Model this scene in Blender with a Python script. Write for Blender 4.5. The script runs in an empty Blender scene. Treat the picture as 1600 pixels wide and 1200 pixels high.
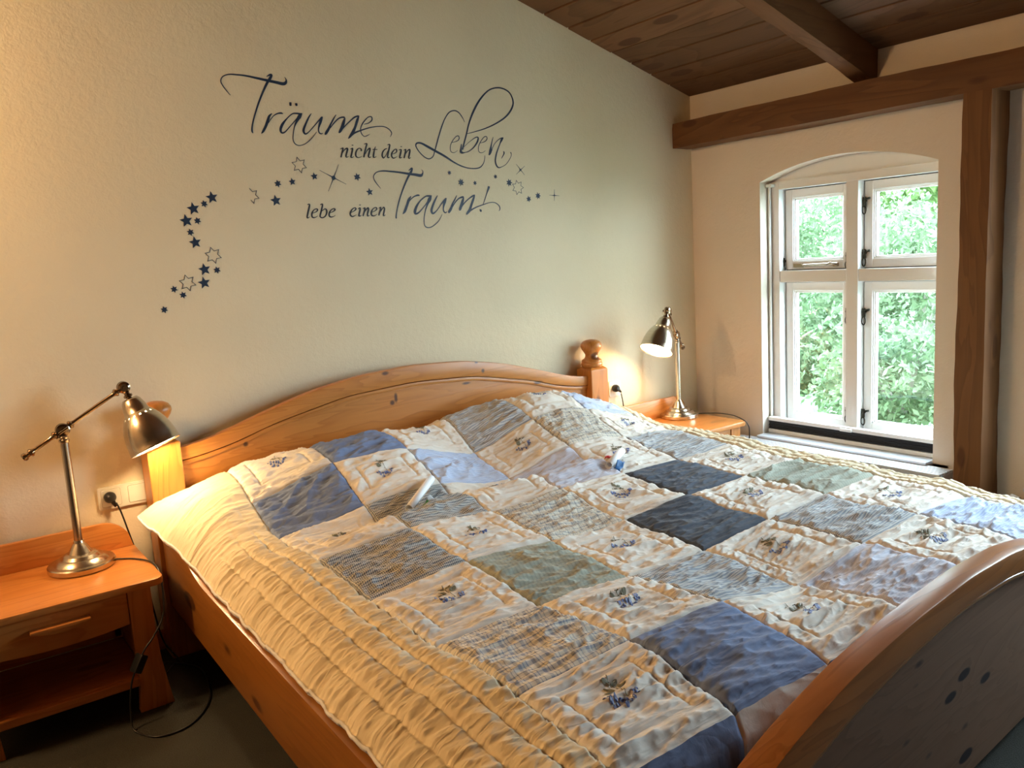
import bpy, bmesh, math, random
import numpy as np
from mathutils import Vector, Matrix
C = bpy.context.scene.collection
random.seed(4)
# ---------------------------------------------------------------- camera, sky, lamps, exposure
cam_d = bpy.data.cameras.new('camera'); cam = bpy.data.objects.new('camera', cam_d); C.objects.link(cam)
cam_d.sensor_width = 36; cam_d.lens = 28.895; cam_d.clip_start = 0.03
_r = (0.80222137, -0.59411038, -0.05893839); _u = (0.13751638, 0.08781196, 0.98659936); _f = (0.58097343, 0.79957609, -0.15214454)
cam.matrix_world = Matrix(((_r[0], _u[0], -_f[0], 0), (_r[1], _u[1], -_f[1], 0), (_r[2], _u[2], -_f[2], 1.31), (0, 0, 0, 1)))
sc = bpy.context.scene; sc.camera = cam
sc.view_settings.view_transform = 'Standard'; sc.view_settings.look = 'None'
sc.view_settings.gamma = 1; sc.view_settings.use_curve_mapping = False
sc.view_settings.exposure = 0.42
w = bpy.data.worlds.new('sky'); sc.world = w; w.use_nodes = True
bg = w.node_tree.nodes['Background']; bg.inputs[0].default_value = (0.74, 0.87, 1.0, 1); bg.inputs[1].default_value = 25
def light(name, kind, loc, power, col, size=0.1, rot=None, **k):
    l = bpy.data.lights.new(name, kind); l.energy = power; l.color = col
    if kind == 'AREA': l.shape = 'RECTANGLE'; l.size = size; l.size_y = k.get('sy', size)
    elif kind != 'SUN': l.shadow_soft_size = size
    o = bpy.data.objects.new(name, l); C.objects.link(o); o.location = loc
    if rot: o.rotation_euler = rot
    return o
# warm ceiling lamp of the room, beyond the left edge of the picture
light('ceiling_lamp_light', 'POINT', (-0.75, 2.66, 2.02), 74, (1.0, 0.62, 0.28), 0.12)
# daylight portals in the windows
for nm, loc, sx, sy in (('portal_window', (3.70, 2.155, 0.98), 1.35, 0.88), ('portal_added_window', (3.70, 0.70, 1.05), 1.4, 1.05)):
    p = light(nm, 'AREA', loc, 10, (1, 1, 1), sx, (0, math.radians(90), 0), sy=sy); p.data.cycles.is_portal = True

# ---------------------------------------------------------------- helpers
def tag(o, label=None, cat=None, group=None, kind=None):
    if label: o['label'] = label
    if cat: o['category'] = cat
    if group: o['group'] = group
    if kind: o['kind'] = kind
    return o
def thing(name, loc, label, cat, group=None):
    o = bpy.data.objects.new(name, None); C.objects.link(o); o.location = loc; o.empty_display_size = .05
    return tag(o, label, cat, group)
def wloc(o):
    v = Vector((0, 0, 0))
    while o is not None: v = v + o.location; o = o.parent
    return v
def link(name, me, mat, parent=None, smooth=False):
    """mesh given in world coordinates; stored relative to its parent"""
    if mat is not None and len(me.materials) == 0: me.materials.append(mat)
    o = bpy.data.objects.new(name, me); C.objects.link(o)
    if parent is not None:
        me.transform(Matrix.Translation(-wloc(parent))); o.parent = parent
    if smooth:
        me.polygons.foreach_set('use_smooth', [True] * len(me.polygons))
    me.update(); return o
def fin(name, bm, mat, parent=None, smooth=False, bevel=0, seg=2, auto=None):
    bmesh.ops.recalc_face_normals(bm, faces=bm.faces)
    if bevel:
        es = [e for e in bm.edges if len(e.link_faces) == 2 and e.calc_face_angle(0) > 0.6]
        bmesh.ops.bevel(bm, geom=es, offset=bevel, segments=seg, affect='EDGES', profile=0.6, clamp_overlap=True)
    if auto is not None:
        for f in bm.faces: f.smooth = True
        for e in bm.edges:
            if len(e.link_faces) == 2 and e.calc_face_angle(0) > auto: e.smooth = False
    me = bpy.data.meshes.new(name); bm.to_mesh(me); bm.free()
    return link(name, me, mat, parent, smooth)
def abox(bm, x0, x1, y0, y1, z0, z1, M=None):
    vs = [bm.verts.new((x, y, z)) for x in (x0, x1) for y in (y0, y1) for z in (z0, z1)]
    for f in ((0, 1, 3, 2), (4, 6, 7, 5), (0, 4, 5, 1), (2, 3, 7, 6), (0, 2, 6, 4), (1, 5, 7, 3)):
        bm.faces.new([vs[i] for i in f])
    if M is not None:
        for v in vs: v.co = M @ v.co
    return vs
def box(name, x0, x1, y0, y1, z0, z1, mat, parent=None, bevel=0.002, seg=2):
    bm = bmesh.new(); abox(bm, x0, x1, y0, y1, z0, z1)
    return fin(name, bm, mat, parent, bevel=bevel, seg=seg)
def prism(bm, pts, axis, a, b):
    """pts: 2D outline; axis 'x': pts are (y,z); 'y': (x,z); 'z': (x,y)"""
    def P(p, t): return (t, p[0], p[1]) if axis == 'x' else ((p[0], t, p[1]) if axis == 'y' else (p[0], p[1], t))
    A = [bm.verts.new(P(p, a)) for p in pts]; B = [bm.verts.new(P(p, b)) for p in pts]
    bm.faces.new(A); bm.faces.new(B[::-1])
    n = len(pts)
    for i in range(n):
        bm.faces.new((A[i], B[i], B[(i + 1) % n], A[(i + 1) % n]))
def band(bm, top, bot, axis, a, b):
    """strip between two curves of equal length, extruded; built from quads so curved outlines triangulate well"""
    def P(p, t): return (t, p[0], p[1]) if axis == 'x' else ((p[0], t, p[1]) if axis == 'y' else (p[0], p[1], t))
    T = [[bm.verts.new(P(p, t)) for p in top] for t in (a, b)]; B = [[bm.verts.new(P(p, t)) for p in bot] for t in (a, b)]
    n = len(top)
    for i in range(n - 1):
        bm.faces.new((T[0][i], T[0][i + 1], B[0][i + 1], B[0][i])); bm.faces.new((T[1][i + 1], T[1][i], B[1][i], B[1][i + 1]))
        bm.faces.new((T[0][i + 1], T[0][i], T[1][i], T[1][i + 1])); bm.faces.new((B[0][i], B[0][i + 1], B[1][i + 1], B[1][i]))
    for i in (0, n - 1): bm.faces.new((T[0][i], B[0][i], B[1][i], T[1][i]))
def frame_to(d):
    d = Vector(d).normalized(); up = Vector((0, 0, 1)) if abs(d.z) < 0.95 else Vector((1, 0, 0))
    x = up.cross(d).normalized(); y = d.cross(x); return x, y, d
def tube(bm, pts, r, n=8, cap=True):
    pts = [Vector(p) for p in pts]; rings = []
    x = None
    for i, p in enumerate(pts):
        d = (pts[min(i + 1, len(pts) - 1)] - pts[max(i - 1, 0)]).normalized()
        if x is None: x, y, _ = frame_to(d)
        else:
            x = (x - d * x.dot(d)).normalized(); y = d.cross(x)
        rr = r[i] if isinstance(r, (list, tuple)) else r
        rings.append([bm.verts.new(p + (x * math.cos(2 * math.pi * k / n) + y * math.sin(2 * math.pi * k / n)) * rr) for k in range(n)])
    for a, b in zip(rings, rings[1:]):
        for k in range(n): bm.faces.new((a[k], a[(k + 1) % n], b[(k + 1) % n], b[k]))
    if cap: bm.faces.new(rings[0][::-1]); bm.faces.new(rings[-1])
def smooth_path(pts, k=6):
    pts = [Vector(p) for p in pts]; out = []
    for i in range(len(pts) - 1):
        p0 = pts[max(i - 1, 0)]; p1 = pts[i]; p2 = pts[i + 1]; p3 = pts[min(i + 2, len(pts) - 1)]
        for j in range(k):
            t = j / k
            out.append(0.5 * ((2 * p1) + (p2 - p0) * t + (2 * p0 - 5 * p1 + 4 * p2 - p3) * t * t + (3 * p1 - p0 - 3 * p2 + p3) * t ** 3))
    out.append(pts[-1]); return out
def lathe(bm, prof, o, d, n=32, skip=None):
    """prof: (distance along axis d, radius)"""
    x, y, z = frame_to(d); o = Vector(o); R = []
    for h, r in prof:
        R.append([bm.verts.new(o + z * h + (x * math.cos(2 * math.pi * k / n) + y * math.sin(2 * math.pi * k / n)) * max(r, 1e-4)) for k in range(n)])
    for i, (a, b) in enumerate(zip(R, R[1:])):
        for k in range(n):
            if skip and skip(i, k): continue
            bm.faces.new((a[k], a[(k + 1) % n], b[(k + 1) % n], b[k]))
    return R

# ---------------------------------------------------------------- materials
def nmat(name):
    m = bpy.data.materials.new(name); m.use_nodes = True; nt = m.node_tree
    return m, nt, nt.nodes['Principled BSDF']
class G:
    def __init__(s, nt): s.nt = nt
    def n(s, t, **k):
        nd = s.nt.nodes.new(t)
        for a, v in k.items(): setattr(nd, a, v)
        return nd
    def l(s, a, b): s.nt.links.new(a, b)
    def val(s, sock, v):
        if hasattr(v, 'is_output') or isinstance(v, bpy.types.NodeSocket): s.l(v, sock)
        else: sock.default_value = v
    def m(s, op, a, b=0.0, c=0.0):
        nd = s.n('ShaderNodeMath', operation=op); s.val(nd.inputs[0], a); s.val(nd.inputs[1], b); s.val(nd.inputs[2], c); return nd.outputs[0]
    def mix(s, f, a, b):
        nd = s.n('ShaderNodeMix', data_type='RGBA'); s.val(nd.inputs[0], f)
        for q, v in ((6, a), (7, b)):
            if isinstance(v, tuple): nd.inputs[q].default_value = (*v[:3], 1)
            else: s.l(v, nd.inputs[q])
        return nd.outputs[2]
    def map(s, sc, rot=(0, 0, 0), src='Object', loc=(0, 0, 0)):
        t = s.n('ShaderNodeTexCoord'); mp = s.n('ShaderNodeMapping'); s.l(t.outputs[src], mp.inputs[0])
        mp.inputs['Scale'].default_value = sc; mp.inputs['Rotation'].default_value = rot; mp.inputs['Location'].default_value = loc; return mp.outputs[0]
    def noise(s, vec, scale=5, detail=3, rough=.5, dist=0.0):
        nd = s.n('ShaderNodeTexNoise'); s.l(vec, nd.inputs['Vector']); nd.inputs['Scale'].default_value = scale
        nd.inputs['Detail'].default_value = detail; nd.inputs['Roughness'].default_value = rough; nd.inputs['Distortion'].default_value = dist
        return nd.outputs[0]
    def ramp(s, f, *st):
        nd = s.n('ShaderNodeValToRGB'); s.l(f, nd.inputs[0]); e = nd.color_ramp.elements
        while len(e) < len(st): e.new(0.5)
        for q, (p, c) in zip(e, st): q.position = p; q.color = (*c, 1) if isinstance(c, tuple) else (c, c, c, 1)
        return nd.outputs[0]
    def bump(s, h, bsdf, strength=.3, dist=.002):
        nd = s.n('ShaderNodeBump'); nd.inputs['Strength'].default_value = strength; nd.inputs['Distance'].default_value = dist
        s.l(h, nd.inputs['Height']); s.l(nd.outputs[0], bsdf.inputs['Normal'])
def plain(name, col, rough=.5, metal=0.0, emit=None, es=1.0, spec=None):
    m, nt, b = nmat(name); b.inputs['Base Color'].default_value = (*col, 1); b.inputs['Roughness'].default_value = rough; b.inputs['Metallic'].default_value = metal
    if emit: b.inputs['Emission Color'].default_value = (*emit, 1); b.inputs['Emission Strength'].default_value = es
    if spec is not None: b.inputs['Specular IOR Level'].default_value = spec
    return m
def plaster(name, col, strength=.5):
    m, nt, b = nmat(name); g = G(nt); v = g.map((1, 1, 1))
    big = g.noise(v, 2.2, 3); fine = g.noise(v, 38, 4, .55, .4); ff = g.noise(v, 140, 3)
    c2 = tuple(x * .93 for x in col)
    g.l(g.mix(g.ramp(big, (.3, 0.0), (.7, 1.0)), col, c2), b.inputs['Base Color'])
    b.inputs['Roughness'].default_value = .85; b.inputs['Specular IOR Level'].default_value = .15
    g.bump(g.m('ADD', fine, g.m('MULTIPLY', ff, .35)), b, strength, .006); return m
def wood(name, base, dark, axis='x', rough=.32, knots=.8, grain=1.0, spec=.5, streak=9.0, bumps=.15, kdark=(.07, .024, .010), kr=.13, var=0, ks=7.0, at=()):
    m, nt, b = nmat(name); g = G(nt)
    i = 'xyz'.index(axis); s = [streak] * 3; s[i] = .9; v = g.map(tuple(s))
    n1 = g.noise(v, 1.0, 3, .5, .6)
    lines = g.m('FRACT', g.m('MULTIPLY', n1, 11.0 * grain))
    lines = g.ramp(lines, (0.0, .15), (.55, .45), (.92, 1.0), (1.0, .1))
    s2 = [90.0] * 3; s2[i] = 3.0; fib = g.noise(g.map(tuple(s2)), 1.0, 3, .6)
    s3 = [3.0] * 3; s3[i] = .5; big = g.noise(g.map(tuple(s3)), 1.0, 2)
    f = g.m('ADD', g.m('MULTIPLY', lines, .5), g.m('ADD', g.m('MULTIPLY', fib, .35), g.m('MULTIPLY', big, .4)))
    col = g.mix(g.m('SUBTRACT', f, .28), base, dark)
    s4 = [ks] * 3; s4[i] = ks * .38; vo = g.n('ShaderNodeTexVoronoi'); g.l(g.map(tuple(s4), loc=(.37, .21, .13)), vo.inputs['Vector']); vo.inputs['Scale'].default_value = 1.0
    k = g.ramp(vo.outputs['Distance'], (kr, 1.0), (kr + .04, 0.0))
    col = g.mix(g.m('MULTIPLY', k, knots), col, kdark)
    if at:
        t = g.n('ShaderNodeTexCoord'); sp = g.n('ShaderNodeSeparateXYZ'); g.l(t.outputs['Object'], sp.inputs[0])
        for px_, pz_, ra, rb in at:
            q = g.m('SQRT', g.m('ADD', g.m('POWER', g.m('DIVIDE', g.m('SUBTRACT', sp.outputs[0], px_), ra), 2.0), g.m('POWER', g.m('DIVIDE', g.m('SUBTRACT', sp.outputs[2], pz_), rb), 2.0)))
            q = g.m('ADD', q, g.m('MULTIPLY', g.m('SUBTRACT', fib, .5), .5)); col = g.mix(g.ramp(q, (.45, .92), (1.0, 0.0)), col, kdark)
    if var:
        oi = g.n('ShaderNodeObjectInfo'); col = g.mix(g.m('MULTIPLY', oi.outputs['Random'], var), col, tuple(x * .35 for x in base))
    g.l(col, b.inputs['Base Color']); b.inputs['Roughness'].default_value = rough; b.inputs['Specular IOR Level'].default_value = spec
    g.bump(g.m('ADD', fib, lines), b, bumps, .001); return m
PINE = (.55, .225, .048); PINED = (.33, .10, .015)
M = {}
M['wall'] = plaster('wall_plaster', (.85, .75, .54), .38); M['wall2'] = plaster('window_wall_plaster', (.78, .69, .59), .35)
M['pine_x'] = wood('honey_pine_x', PINE, PINED, 'x'); M['head_x'] = wood('headboard_pine', (.62, .255, .052), (.38, .12, .018), 'x', knots=0, at=[(-.08, .776, .010, .026), (-.098, .758, .014, .013), (.314, .878, .012, .012), (.345, .832, .011, .012), (.646, .739, .028, .011), (-.125, .882, .020, .010), (-.703, .698, .012, .012), (.263, .788, .026, .007)]); M['pine_y'] = wood('honey_pine_y', PINE, PINED, 'y'); M['pine_z'] = wood('honey_pine_z', PINE, PINED, 'z')
NS = (.62, .25, .06); NSD = (.38, .11, .02)
M['ns_x'] = wood('nightstand_pine_x', NS, NSD, 'x', knots=.35); M['ns_z'] = wood('nightstand_pine_z', NS, NSD, 'z', knots=.35); M['ns_y'] = wood('nightstand_pine_y', NS, NSD, 'y', knots=.35)
M['beam_y'] = wood('beam_wood_y', (.17, .072, .026), (.075, .028, .010), 'y', .6, .7, .7, .25, 6, .5); M['beam_z'] = wood('beam_wood_z', (.19, .083, .029), (.085, .031, .011), 'z', .6, .7, .7, .25, 6, .5)
M['beam_x'] = wood('rafter_wood', (.17, .075, .03), (.08, .032, .012), 'x', .65, .6, .7, .2, 6, .5)
M['plank'] = wood('ceiling_plank_wood', (.20, .095, .043), (.075, .032, .014), 'y', .6, .9, .8, .25, 4, .4, kr=.17, var=.6)
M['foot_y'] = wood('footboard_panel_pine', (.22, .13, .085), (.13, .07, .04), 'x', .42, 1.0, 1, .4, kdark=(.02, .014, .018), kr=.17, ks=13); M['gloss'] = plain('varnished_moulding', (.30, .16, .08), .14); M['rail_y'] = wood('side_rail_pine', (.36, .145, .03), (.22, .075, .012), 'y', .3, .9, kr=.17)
M['dark_wall'] = plaster('low_bounce_brown', (.30, .22, .15)); M['white'] = plain('white_window_paint', (.80, .80, .79), .35); M['white2'] = plain('white_blind_rail', (.82, .82, .80), .3)  # dark brown is made up for the unseen walls, to cut bounce light
M['black'] = plain('black_plastic', (.012, .012, .012), .35); M['blackcloth'] = plain('black_blind_cloth', (.008, .009, .012), .8)
M['hook'] = plain('dark_bronze', (.03, .028, .02), .3, .8); M['sill'] = plain('grey_white_sill', (.62, .66, .72), .3)
M['plastic'] = plain('ivory_plastic', (.82, .78, .66), .35)
M['gap'] = plain('dark_gap', (.02, .015, .01), .9)
M['vinyl'] = plain('navy_vinyl', (.012, .028, .07), .45); M['vinyl2'] = plain('dark_vinyl', (.015, .014, .02), .45)
M['paper'] = plain('white_paper', (.85, .87, .90), .6); M['green'] = plain('green_print', (.05, .32, .07), .5); M['red'] = plain('red_print', (.65, .06, .10), .5); M['blueprint'] = plain('blue_print', (.03, .14, .35), .5)
def carpet():
    m, nt, b = nmat('dark_grey_carpet'); g = G(nt); n = g.noise(g.map((1, 1, 1)), 330, 2); n2 = g.noise(g.map((1, 1, 1)), 6, 3)
    g.l(g.mix(g.m('ADD', g.m('MULTIPLY', n, .8), g.m('MULTIPLY', n2, .3)), (.020, .021, .019), (.075, .074, .063)), b.inputs['Base Color'])
    b.inputs['Roughness'].default_value = 1; b.inputs['Specular IOR Level'].default_value = .05; g.bump(n, b, .8, .004); return m
M['carpet'] = carpet()
def nickel():
    m, nt, b = nmat('brushed_nickel'); g = G(nt); b.inputs['Metallic'].default_value = 1
    n = g.noise(g.map((6, 6, 260)), 1, 2); g.l(g.mix(n, (.52, .46, .37), (.66, .60, .50)), b.inputs['Base Color'])
    b.inputs['Roughness'].default_value = .24; g.bump(n, b, .05, .0005); return m
M['nickel'] = nickel(); M['dknickel'] = plain('polished_dark_nickel', (.36, .28, .20), .15, 1.0)
M['shade_in'] = plain('white_shade_lining', (.85, .80, .70), .4)
M['bulb'] = plain('lit_bulb', (1, 1, 1), .5, emit=(1.0, .78, .5), es=22)
def glass():
    m = bpy.data.materials.new('window_glass'); m.use_nodes = True; nt = m.node_tree; nt.nodes.clear(); g = G(nt)
    o = g.n('ShaderNodeOutputMaterial'); t = g.n('ShaderNodeBsdfTransparent'); t.inputs[0].default_value = (.93, .97, .96, 1); gl = g.n('ShaderNodeBsdfGlossy'); gl.inputs['Roughness'].default_value = .02
    mx = g.n('ShaderNodeMixShader'); mx.inputs[0].default_value = .05; g.l(t.outputs[0], mx.inputs[1]); g.l(gl.outputs[0], mx.inputs[2]); g.l(mx.outputs[0], o.inputs[0]); return m
M['glass'] = glass()
def leaf(name, a, c):
    m, nt, b = nmat(name); g = G(nt); n = g.noise(g.map((1, 1, 1)), 9, 4, .7); col = g.mix(g.ramp(n, (.35, 0.0), (.65, 1.0)), a, c)
    g.l(col, b.inputs['Base Color']); b.inputs['Roughness'].default_value = .6
    tr = g.n('ShaderNodeBsdfTranslucent'); g.l(col, tr.inputs[0]); mx = g.n('ShaderNodeMixShader'); mx.inputs[0].default_value = .4
    o = nt.nodes['Material Output']; g.l(b.outputs[0], mx.inputs[1]); g.l(tr.outputs[0], mx.inputs[2]); g.l(mx.outputs[0], o.inputs[0]); return m
M['leaf1'] = leaf('shrub_leaves', (.05, .11, .04), (.15, .22, .12)); M['leaf2'] = leaf('tree_leaves', (.06, .14, .03), (.16, .25, .08)); M['grass'] = leaf('pale_grass', (.10, .15, .09), (.17, .22, .16))
M['bark'] = plain('pale_bark', (.20, .19, .16), .8)
# fabrics use the sewn cloth's own coordinates (UV in metres)
def fabric(name, kind, a, c, per=.0055, amt=1.0):
    m, nt, b = nmat(name); g = G(nt); t = g.n('ShaderNodeTexCoord'); sp = g.n('ShaderNodeSeparateXYZ'); g.l(t.outputs['UV'], sp.inputs[0]); U, V = sp.outputs[0], sp.outputs[1]
    fine = g.noise(g.map((1, 1, 1), src='UV'), 260, 2); med = g.noise(g.map((1, 2.6, 1), src='UV'), 30, 4, .6, .8)
    if kind == 'plain': col = g.mix(g.ramp(med, (.3, 0.0), (.7, 1.0)), a, c)
    elif kind == 'gingham':
        x = g.m('GREATER_THAN', g.m('FRACT', g.m('DIVIDE', U, per)), .5); y = g.m('GREATER_THAN', g.m('FRACT', g.m('DIVIDE', V, per)), .5)
        col = g.mix(g.m('MULTIPLY', g.m('ADD', x, y), .5 * amt), a, c)
    elif kind == 'plaid':
        def st(X):
            p = g.m('FRACT', g.m('DIVIDE', X, per)); s1 = g.m('MULTIPLY', g.m('GREATER_THAN', p, .12), g.m('LESS_THAN', p, .36)); s2 = g.m('MULTIPLY', g.m('GREATER_THAN', p, .5), g.m('LESS_THAN', p, .56)); s3 = g.m('MULTIPLY', g.m('GREATER_THAN', p, .74), g.m('LESS_THAN', p, .80))
            return g.m('ADD', g.m('MULTIPLY', s1, .8), g.m('ADD', s2, s3))
        col = g.mix(g.m('MULTIPLY', g.m('ADD', st(U), st(V)), .5 * amt), a, c)
    elif kind == 'stripe': col = g.mix(g.m('GREATER_THAN', g.m('FRACT', g.m('DIVIDE', U, per)), .6), a, c)
    g.l(col, b.inputs['Base Color']); b.inputs['Roughness'].default_value = .82; b.inputs['Specular IOR Level'].default_value = .2
    b.inputs['Sheen Weight'].default_value = .08
    cr = g.noise(g.map((5, 26, 1), src='UV'), 1, 2, .5, .8); cr = g.m('ABSOLUTE', g.m('SUBTRACT', cr, .5)); cr = g.m('SUBTRACT', 1, g.m('MINIMUM', g.m('MULTIPLY', cr, 12), 1))
    g.bump(g.m('ADD', g.m('MULTIPLY', cr, .8), g.m('ADD', g.m('MULTIPLY', med, .5), g.m('MULTIPLY', fine, .08))), b, .4, .004); return m
M['cream'] = fabric('cream_cotton', 'plain', (.84, .77, .63), (.79, .70, .56)); M['sash'] = fabric('pale_cream_cotton', 'plain', (.86, .82, .75), (.82, .76, .67))
M['border'] = fabric('border_cotton', 'plain', (.80, .70, .50), (.76, .65, .45))
M['blue'] = fabric('blue_cotton', 'plain', (.215, .285, .47), (.175, .235, .40)); M['slate'] = fabric('slate_cotton', 'plain', (.095, .12, .165), (.07, .09, .125))
M['sage'] = fabric('sage_cotton', 'stripe', (.42, .44, .36), (.36, .38, .32), .012)
M['gingham'] = fabric('grey_gingham', 'gingham', (.70, .69, .64), (.10, .12, .16)); M['gingham2'] = fabric('light_gingham', 'gingham', (.74, .73, .68), (.20, .24, .32), .005)
M['plaid'] = fabric('blue_plaid', 'plaid', (.80, .75, .64), (.18, .22, .32), .036); M['plaid2'] = fabric('tan_plaid', 'plaid', (.78, .72, .60), (.20, .21, .24), .026)
M['pale'] = fabric('pale_blue_check', 'gingham', (.66, .74, .90), (.40, .49, .72), .004); M['lav'] = fabric('pale_lavender_check', 'gingham', (.72, .72, .78), (.52, .54, .66), .004)
M['back'] = fabric('quilt_backing', 'gingham', (.80, .80, .82), (.35, .42, .60), .008)
M['thread_b'] = plain('blue_thread', (.09, .13, .34), .6); M['thread_b2'] = plain('light_blue_thread', (.36, .44, .68), .6); M['thread_g'] = plain('olive_thread', (.20, .19, .12), .7)

# ================================================================ THE SETTING
def zc(x): return 2.085 + 0.303 * (3.454 - x) if x > 0.9 else 2.085 + 0.303 * (3.454 - 0.9) - 0.303 * (0.9 - x)
fl = box('floor', -1.75, 3.75, -1.65, 3.3, -0.05, 0.0, M['carpet'], bevel=0); tag(fl, kind='structure')
bm = bmesh.new(); prism(bm, [(-1.75, 0), (3.60, 0), (3.60, zc(3.60) + .01), (0.9, zc(.9) + .01), (-1.75, zc(-1.75) + .01)], 'y', 3.02, 3.25)
tag(fin('wall_back', bm, M['wall']), kind='structure')
bm = bmesh.new(); prism(bm, [(-1.75, 0), (3.60, 0), (3.60, zc(3.60) + .01), (0.9, zc(.9) + .01), (-1.75, zc(-1.75) + .01)], 'y', -1.65, -1.6)
tag(fin('wall_front', bm, M['dark_wall']), kind='structure')  # unseen, coloured dark so it bounces little light
tag(box('wall_left', -1.75, -1.7, -1.6, 3.02, 0, zc(-1.7), M['dark_wall'], bevel=0), kind='structure')
WY0, WY1, WZ0, WZS = 1.72, 2.589, 0.33, 1.600; WYF = 1.655   # the right reveal is splayed
def arc(n=24, y0=WY0, y1=WY1, zs=WZS, sag=0.080):
    c = (y1 - y0) / 2; R = (c * c + sag * sag) / (2 * sag); m = (y0 + y1) / 2
    return [(m + c * (2 * i / n - 1), zs + math.sqrt(max(R * R - (c * (2 * i / n - 1)) ** 2, 0)) - (R - sag)) for i in range(n + 1)]
bm = bmesh.new(); X0, X1, ZT = 3.454, 3.72, 2.10
for a, b in ((-1.6, .20), (1.20, 1.60), (WY1, 3.02)): abox(bm, X0, X1, a, b, 0, ZT)
prism(bm, [(X0, 1.60), (X0, WY0), (X0 + .07, WYF), (X1, WYF), (X1, 1.60)], 'z', 0, ZT)
abox(bm, X0, X1, WYF, WY1, 0, WZ0); abox(bm, X0 + .07, X1, WYF, WY0, WZS, ZT); abox(bm, X0, X1, 0.2, 1.2, 0, 0.42); abox(bm, X0, X1, 0.2, 1.2, 1.72, ZT)
A = arc(); band(bm, [(p[0], ZT) for p in A], A, 'x', X0, X1)
bmesh.ops.remove_doubles(bm, verts=bm.verts, dist=1e-5)
wr = tag(fin('wall_right', bm, M['wall2']), kind='structure')
# gable ceiling: slab with wooden planks along the room
bm = bmesh.new(); prism(bm, [(3.75, zc(3.75) + .022), (0.9, zc(.9) + .022), (-1.75, zc(-1.75) + .022), (-1.75, zc(-1.75) + .1), (.9, zc(.9) + .1), (3.75, zc(3.75) + .1)], 'y', -1.65, 3.3)
ceil = tag(fin('ceiling', bm, M['gap']), kind='structure')
xs = [3.454]; rr = random.Random(7); cut = [3.30, 3.165, 3.03, 2.90, 2.765, 2.63, 2.49, 2.34]
xs += cut
while xs[-1] > 1.02: xs.append(xs[-1] - rr.uniform(.13, .16))
xs[-1] = .9
for side in (1, -1):
    for a, b in zip(xs, xs[1:]):
        dz = rr.uniform(-.002, .002)
        if side < 0: a, b = 1.8 - a, 1.8 - b
        a2, b2 = (a - .004, b + .004) if side > 0 else (a + .004, b - .004)
        if abs(a2 - b2) < .02 or min(a2, b2) < -1.7: continue
        bm = bmesh.new(); q = [(a2, zc(a2) + dz), (b2, zc(b2) + dz), (b2, zc(b2) + .021), (a2, zc(a2) + .021)]; prism(bm, q, 'y', -1.6, 3.02)
        o = fin('plank', bm, M['plank'], ceil, bevel=.0015, seg=1)
# rough hewn timbers
def timber(name, ax, a0, a1, b0, b1, c0, c1, mat, rough=.004, seed=0, parent=None, shear=0):
    """box with its long axis subdivided and its edges worn; ax is the long axis"""
    n = max(8, int((a1 - a0) / .05)); bm = bmesh.new(); R = random.Random(seed); rings = []
    pb = []
    m = 4
    for i in range(m): pb.append((b0 + (b1 - b0) * i / m, c0))
    for i in range(m): pb.append((b1, c0 + (c1 - c0) * i / m))
    for i in range(m): pb.append((b1 - (b1 - b0) * i / m, c1))
    for i in range(m): pb.append((b0, c1 - (c1 - c0) * i / m))
    ph = [R.uniform(0, 6) for _ in pb]
    for i in range(n + 1):
        a = a0 + (a1 - a0) * i / n; ring = []
        for j, (b, c) in enumerate(pb):
            corner = 1 if j % m == 0 else .25
            k = rough * corner * (math.sin(a * 3.1 + ph[j]) * .5 + math.sin(a * 7.7 + ph[j] * 2) * .35 + math.sin(a * 31 + ph[j] * 3) * .18 + .8)
            bb = b + (k if b < (b0 + b1) / 2 else -k) * (1 if j % m == 0 or (j // m) % 2 == 1 else 0); cc = c + (k if c < (c0 + c1) / 2 else -k) * (1 if j % m == 0 or (j // m) % 2 == 0 else 0)
            if ax == 'y': co = (bb, a, cc)
            elif ax == 'z': co = (bb, cc, a)
            else: co = (a, bb, cc + shear * a)
            ring.append(bm.verts.new(co))
        rings.append(ring)
    N = len(pb)
    for p, q in zip(rings, rings[1:]):
        for k in range(N): bm.faces.new((p[k], p[(k + 1) % N], q[(k + 1) % N], q[k]))
    bm.faces.new(rings[0][::-1]); bm.faces.new(rings[-1])
    return fin(name, bm, mat, parent, auto=.5)
tag(timber('trim_1', 'y', -1.6, 3.018, 3.31, 3.453, 1.815, 1.945, M['beam_y'], .003, 1), 'long dark brown horizontal beam above the window', kind='structure')
tag(timber('trim_2', 'z', 0.0, 1.817, 3.305, 3.452, 1.455, 1.567, M['beam_z'], .0045, 2), 'upright brown timber post right of the window', kind='structure')
for k, y in enumerate((1.98, 1.0)):
    tag(timber('trim_%d' % (3 + k), 'x', 0.92, 3.45, y, y + .09, 2.948 + .045, 3.128 + .045, M['beam_x'], .005, 5 + k, shear=-.303), kind='structure')
tag(box('baseboard_back', -1.69, 3.45, 3.005, 3.0195, 0.001, 0.07, M['ns_x'], bevel=.003), kind='structure')

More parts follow.
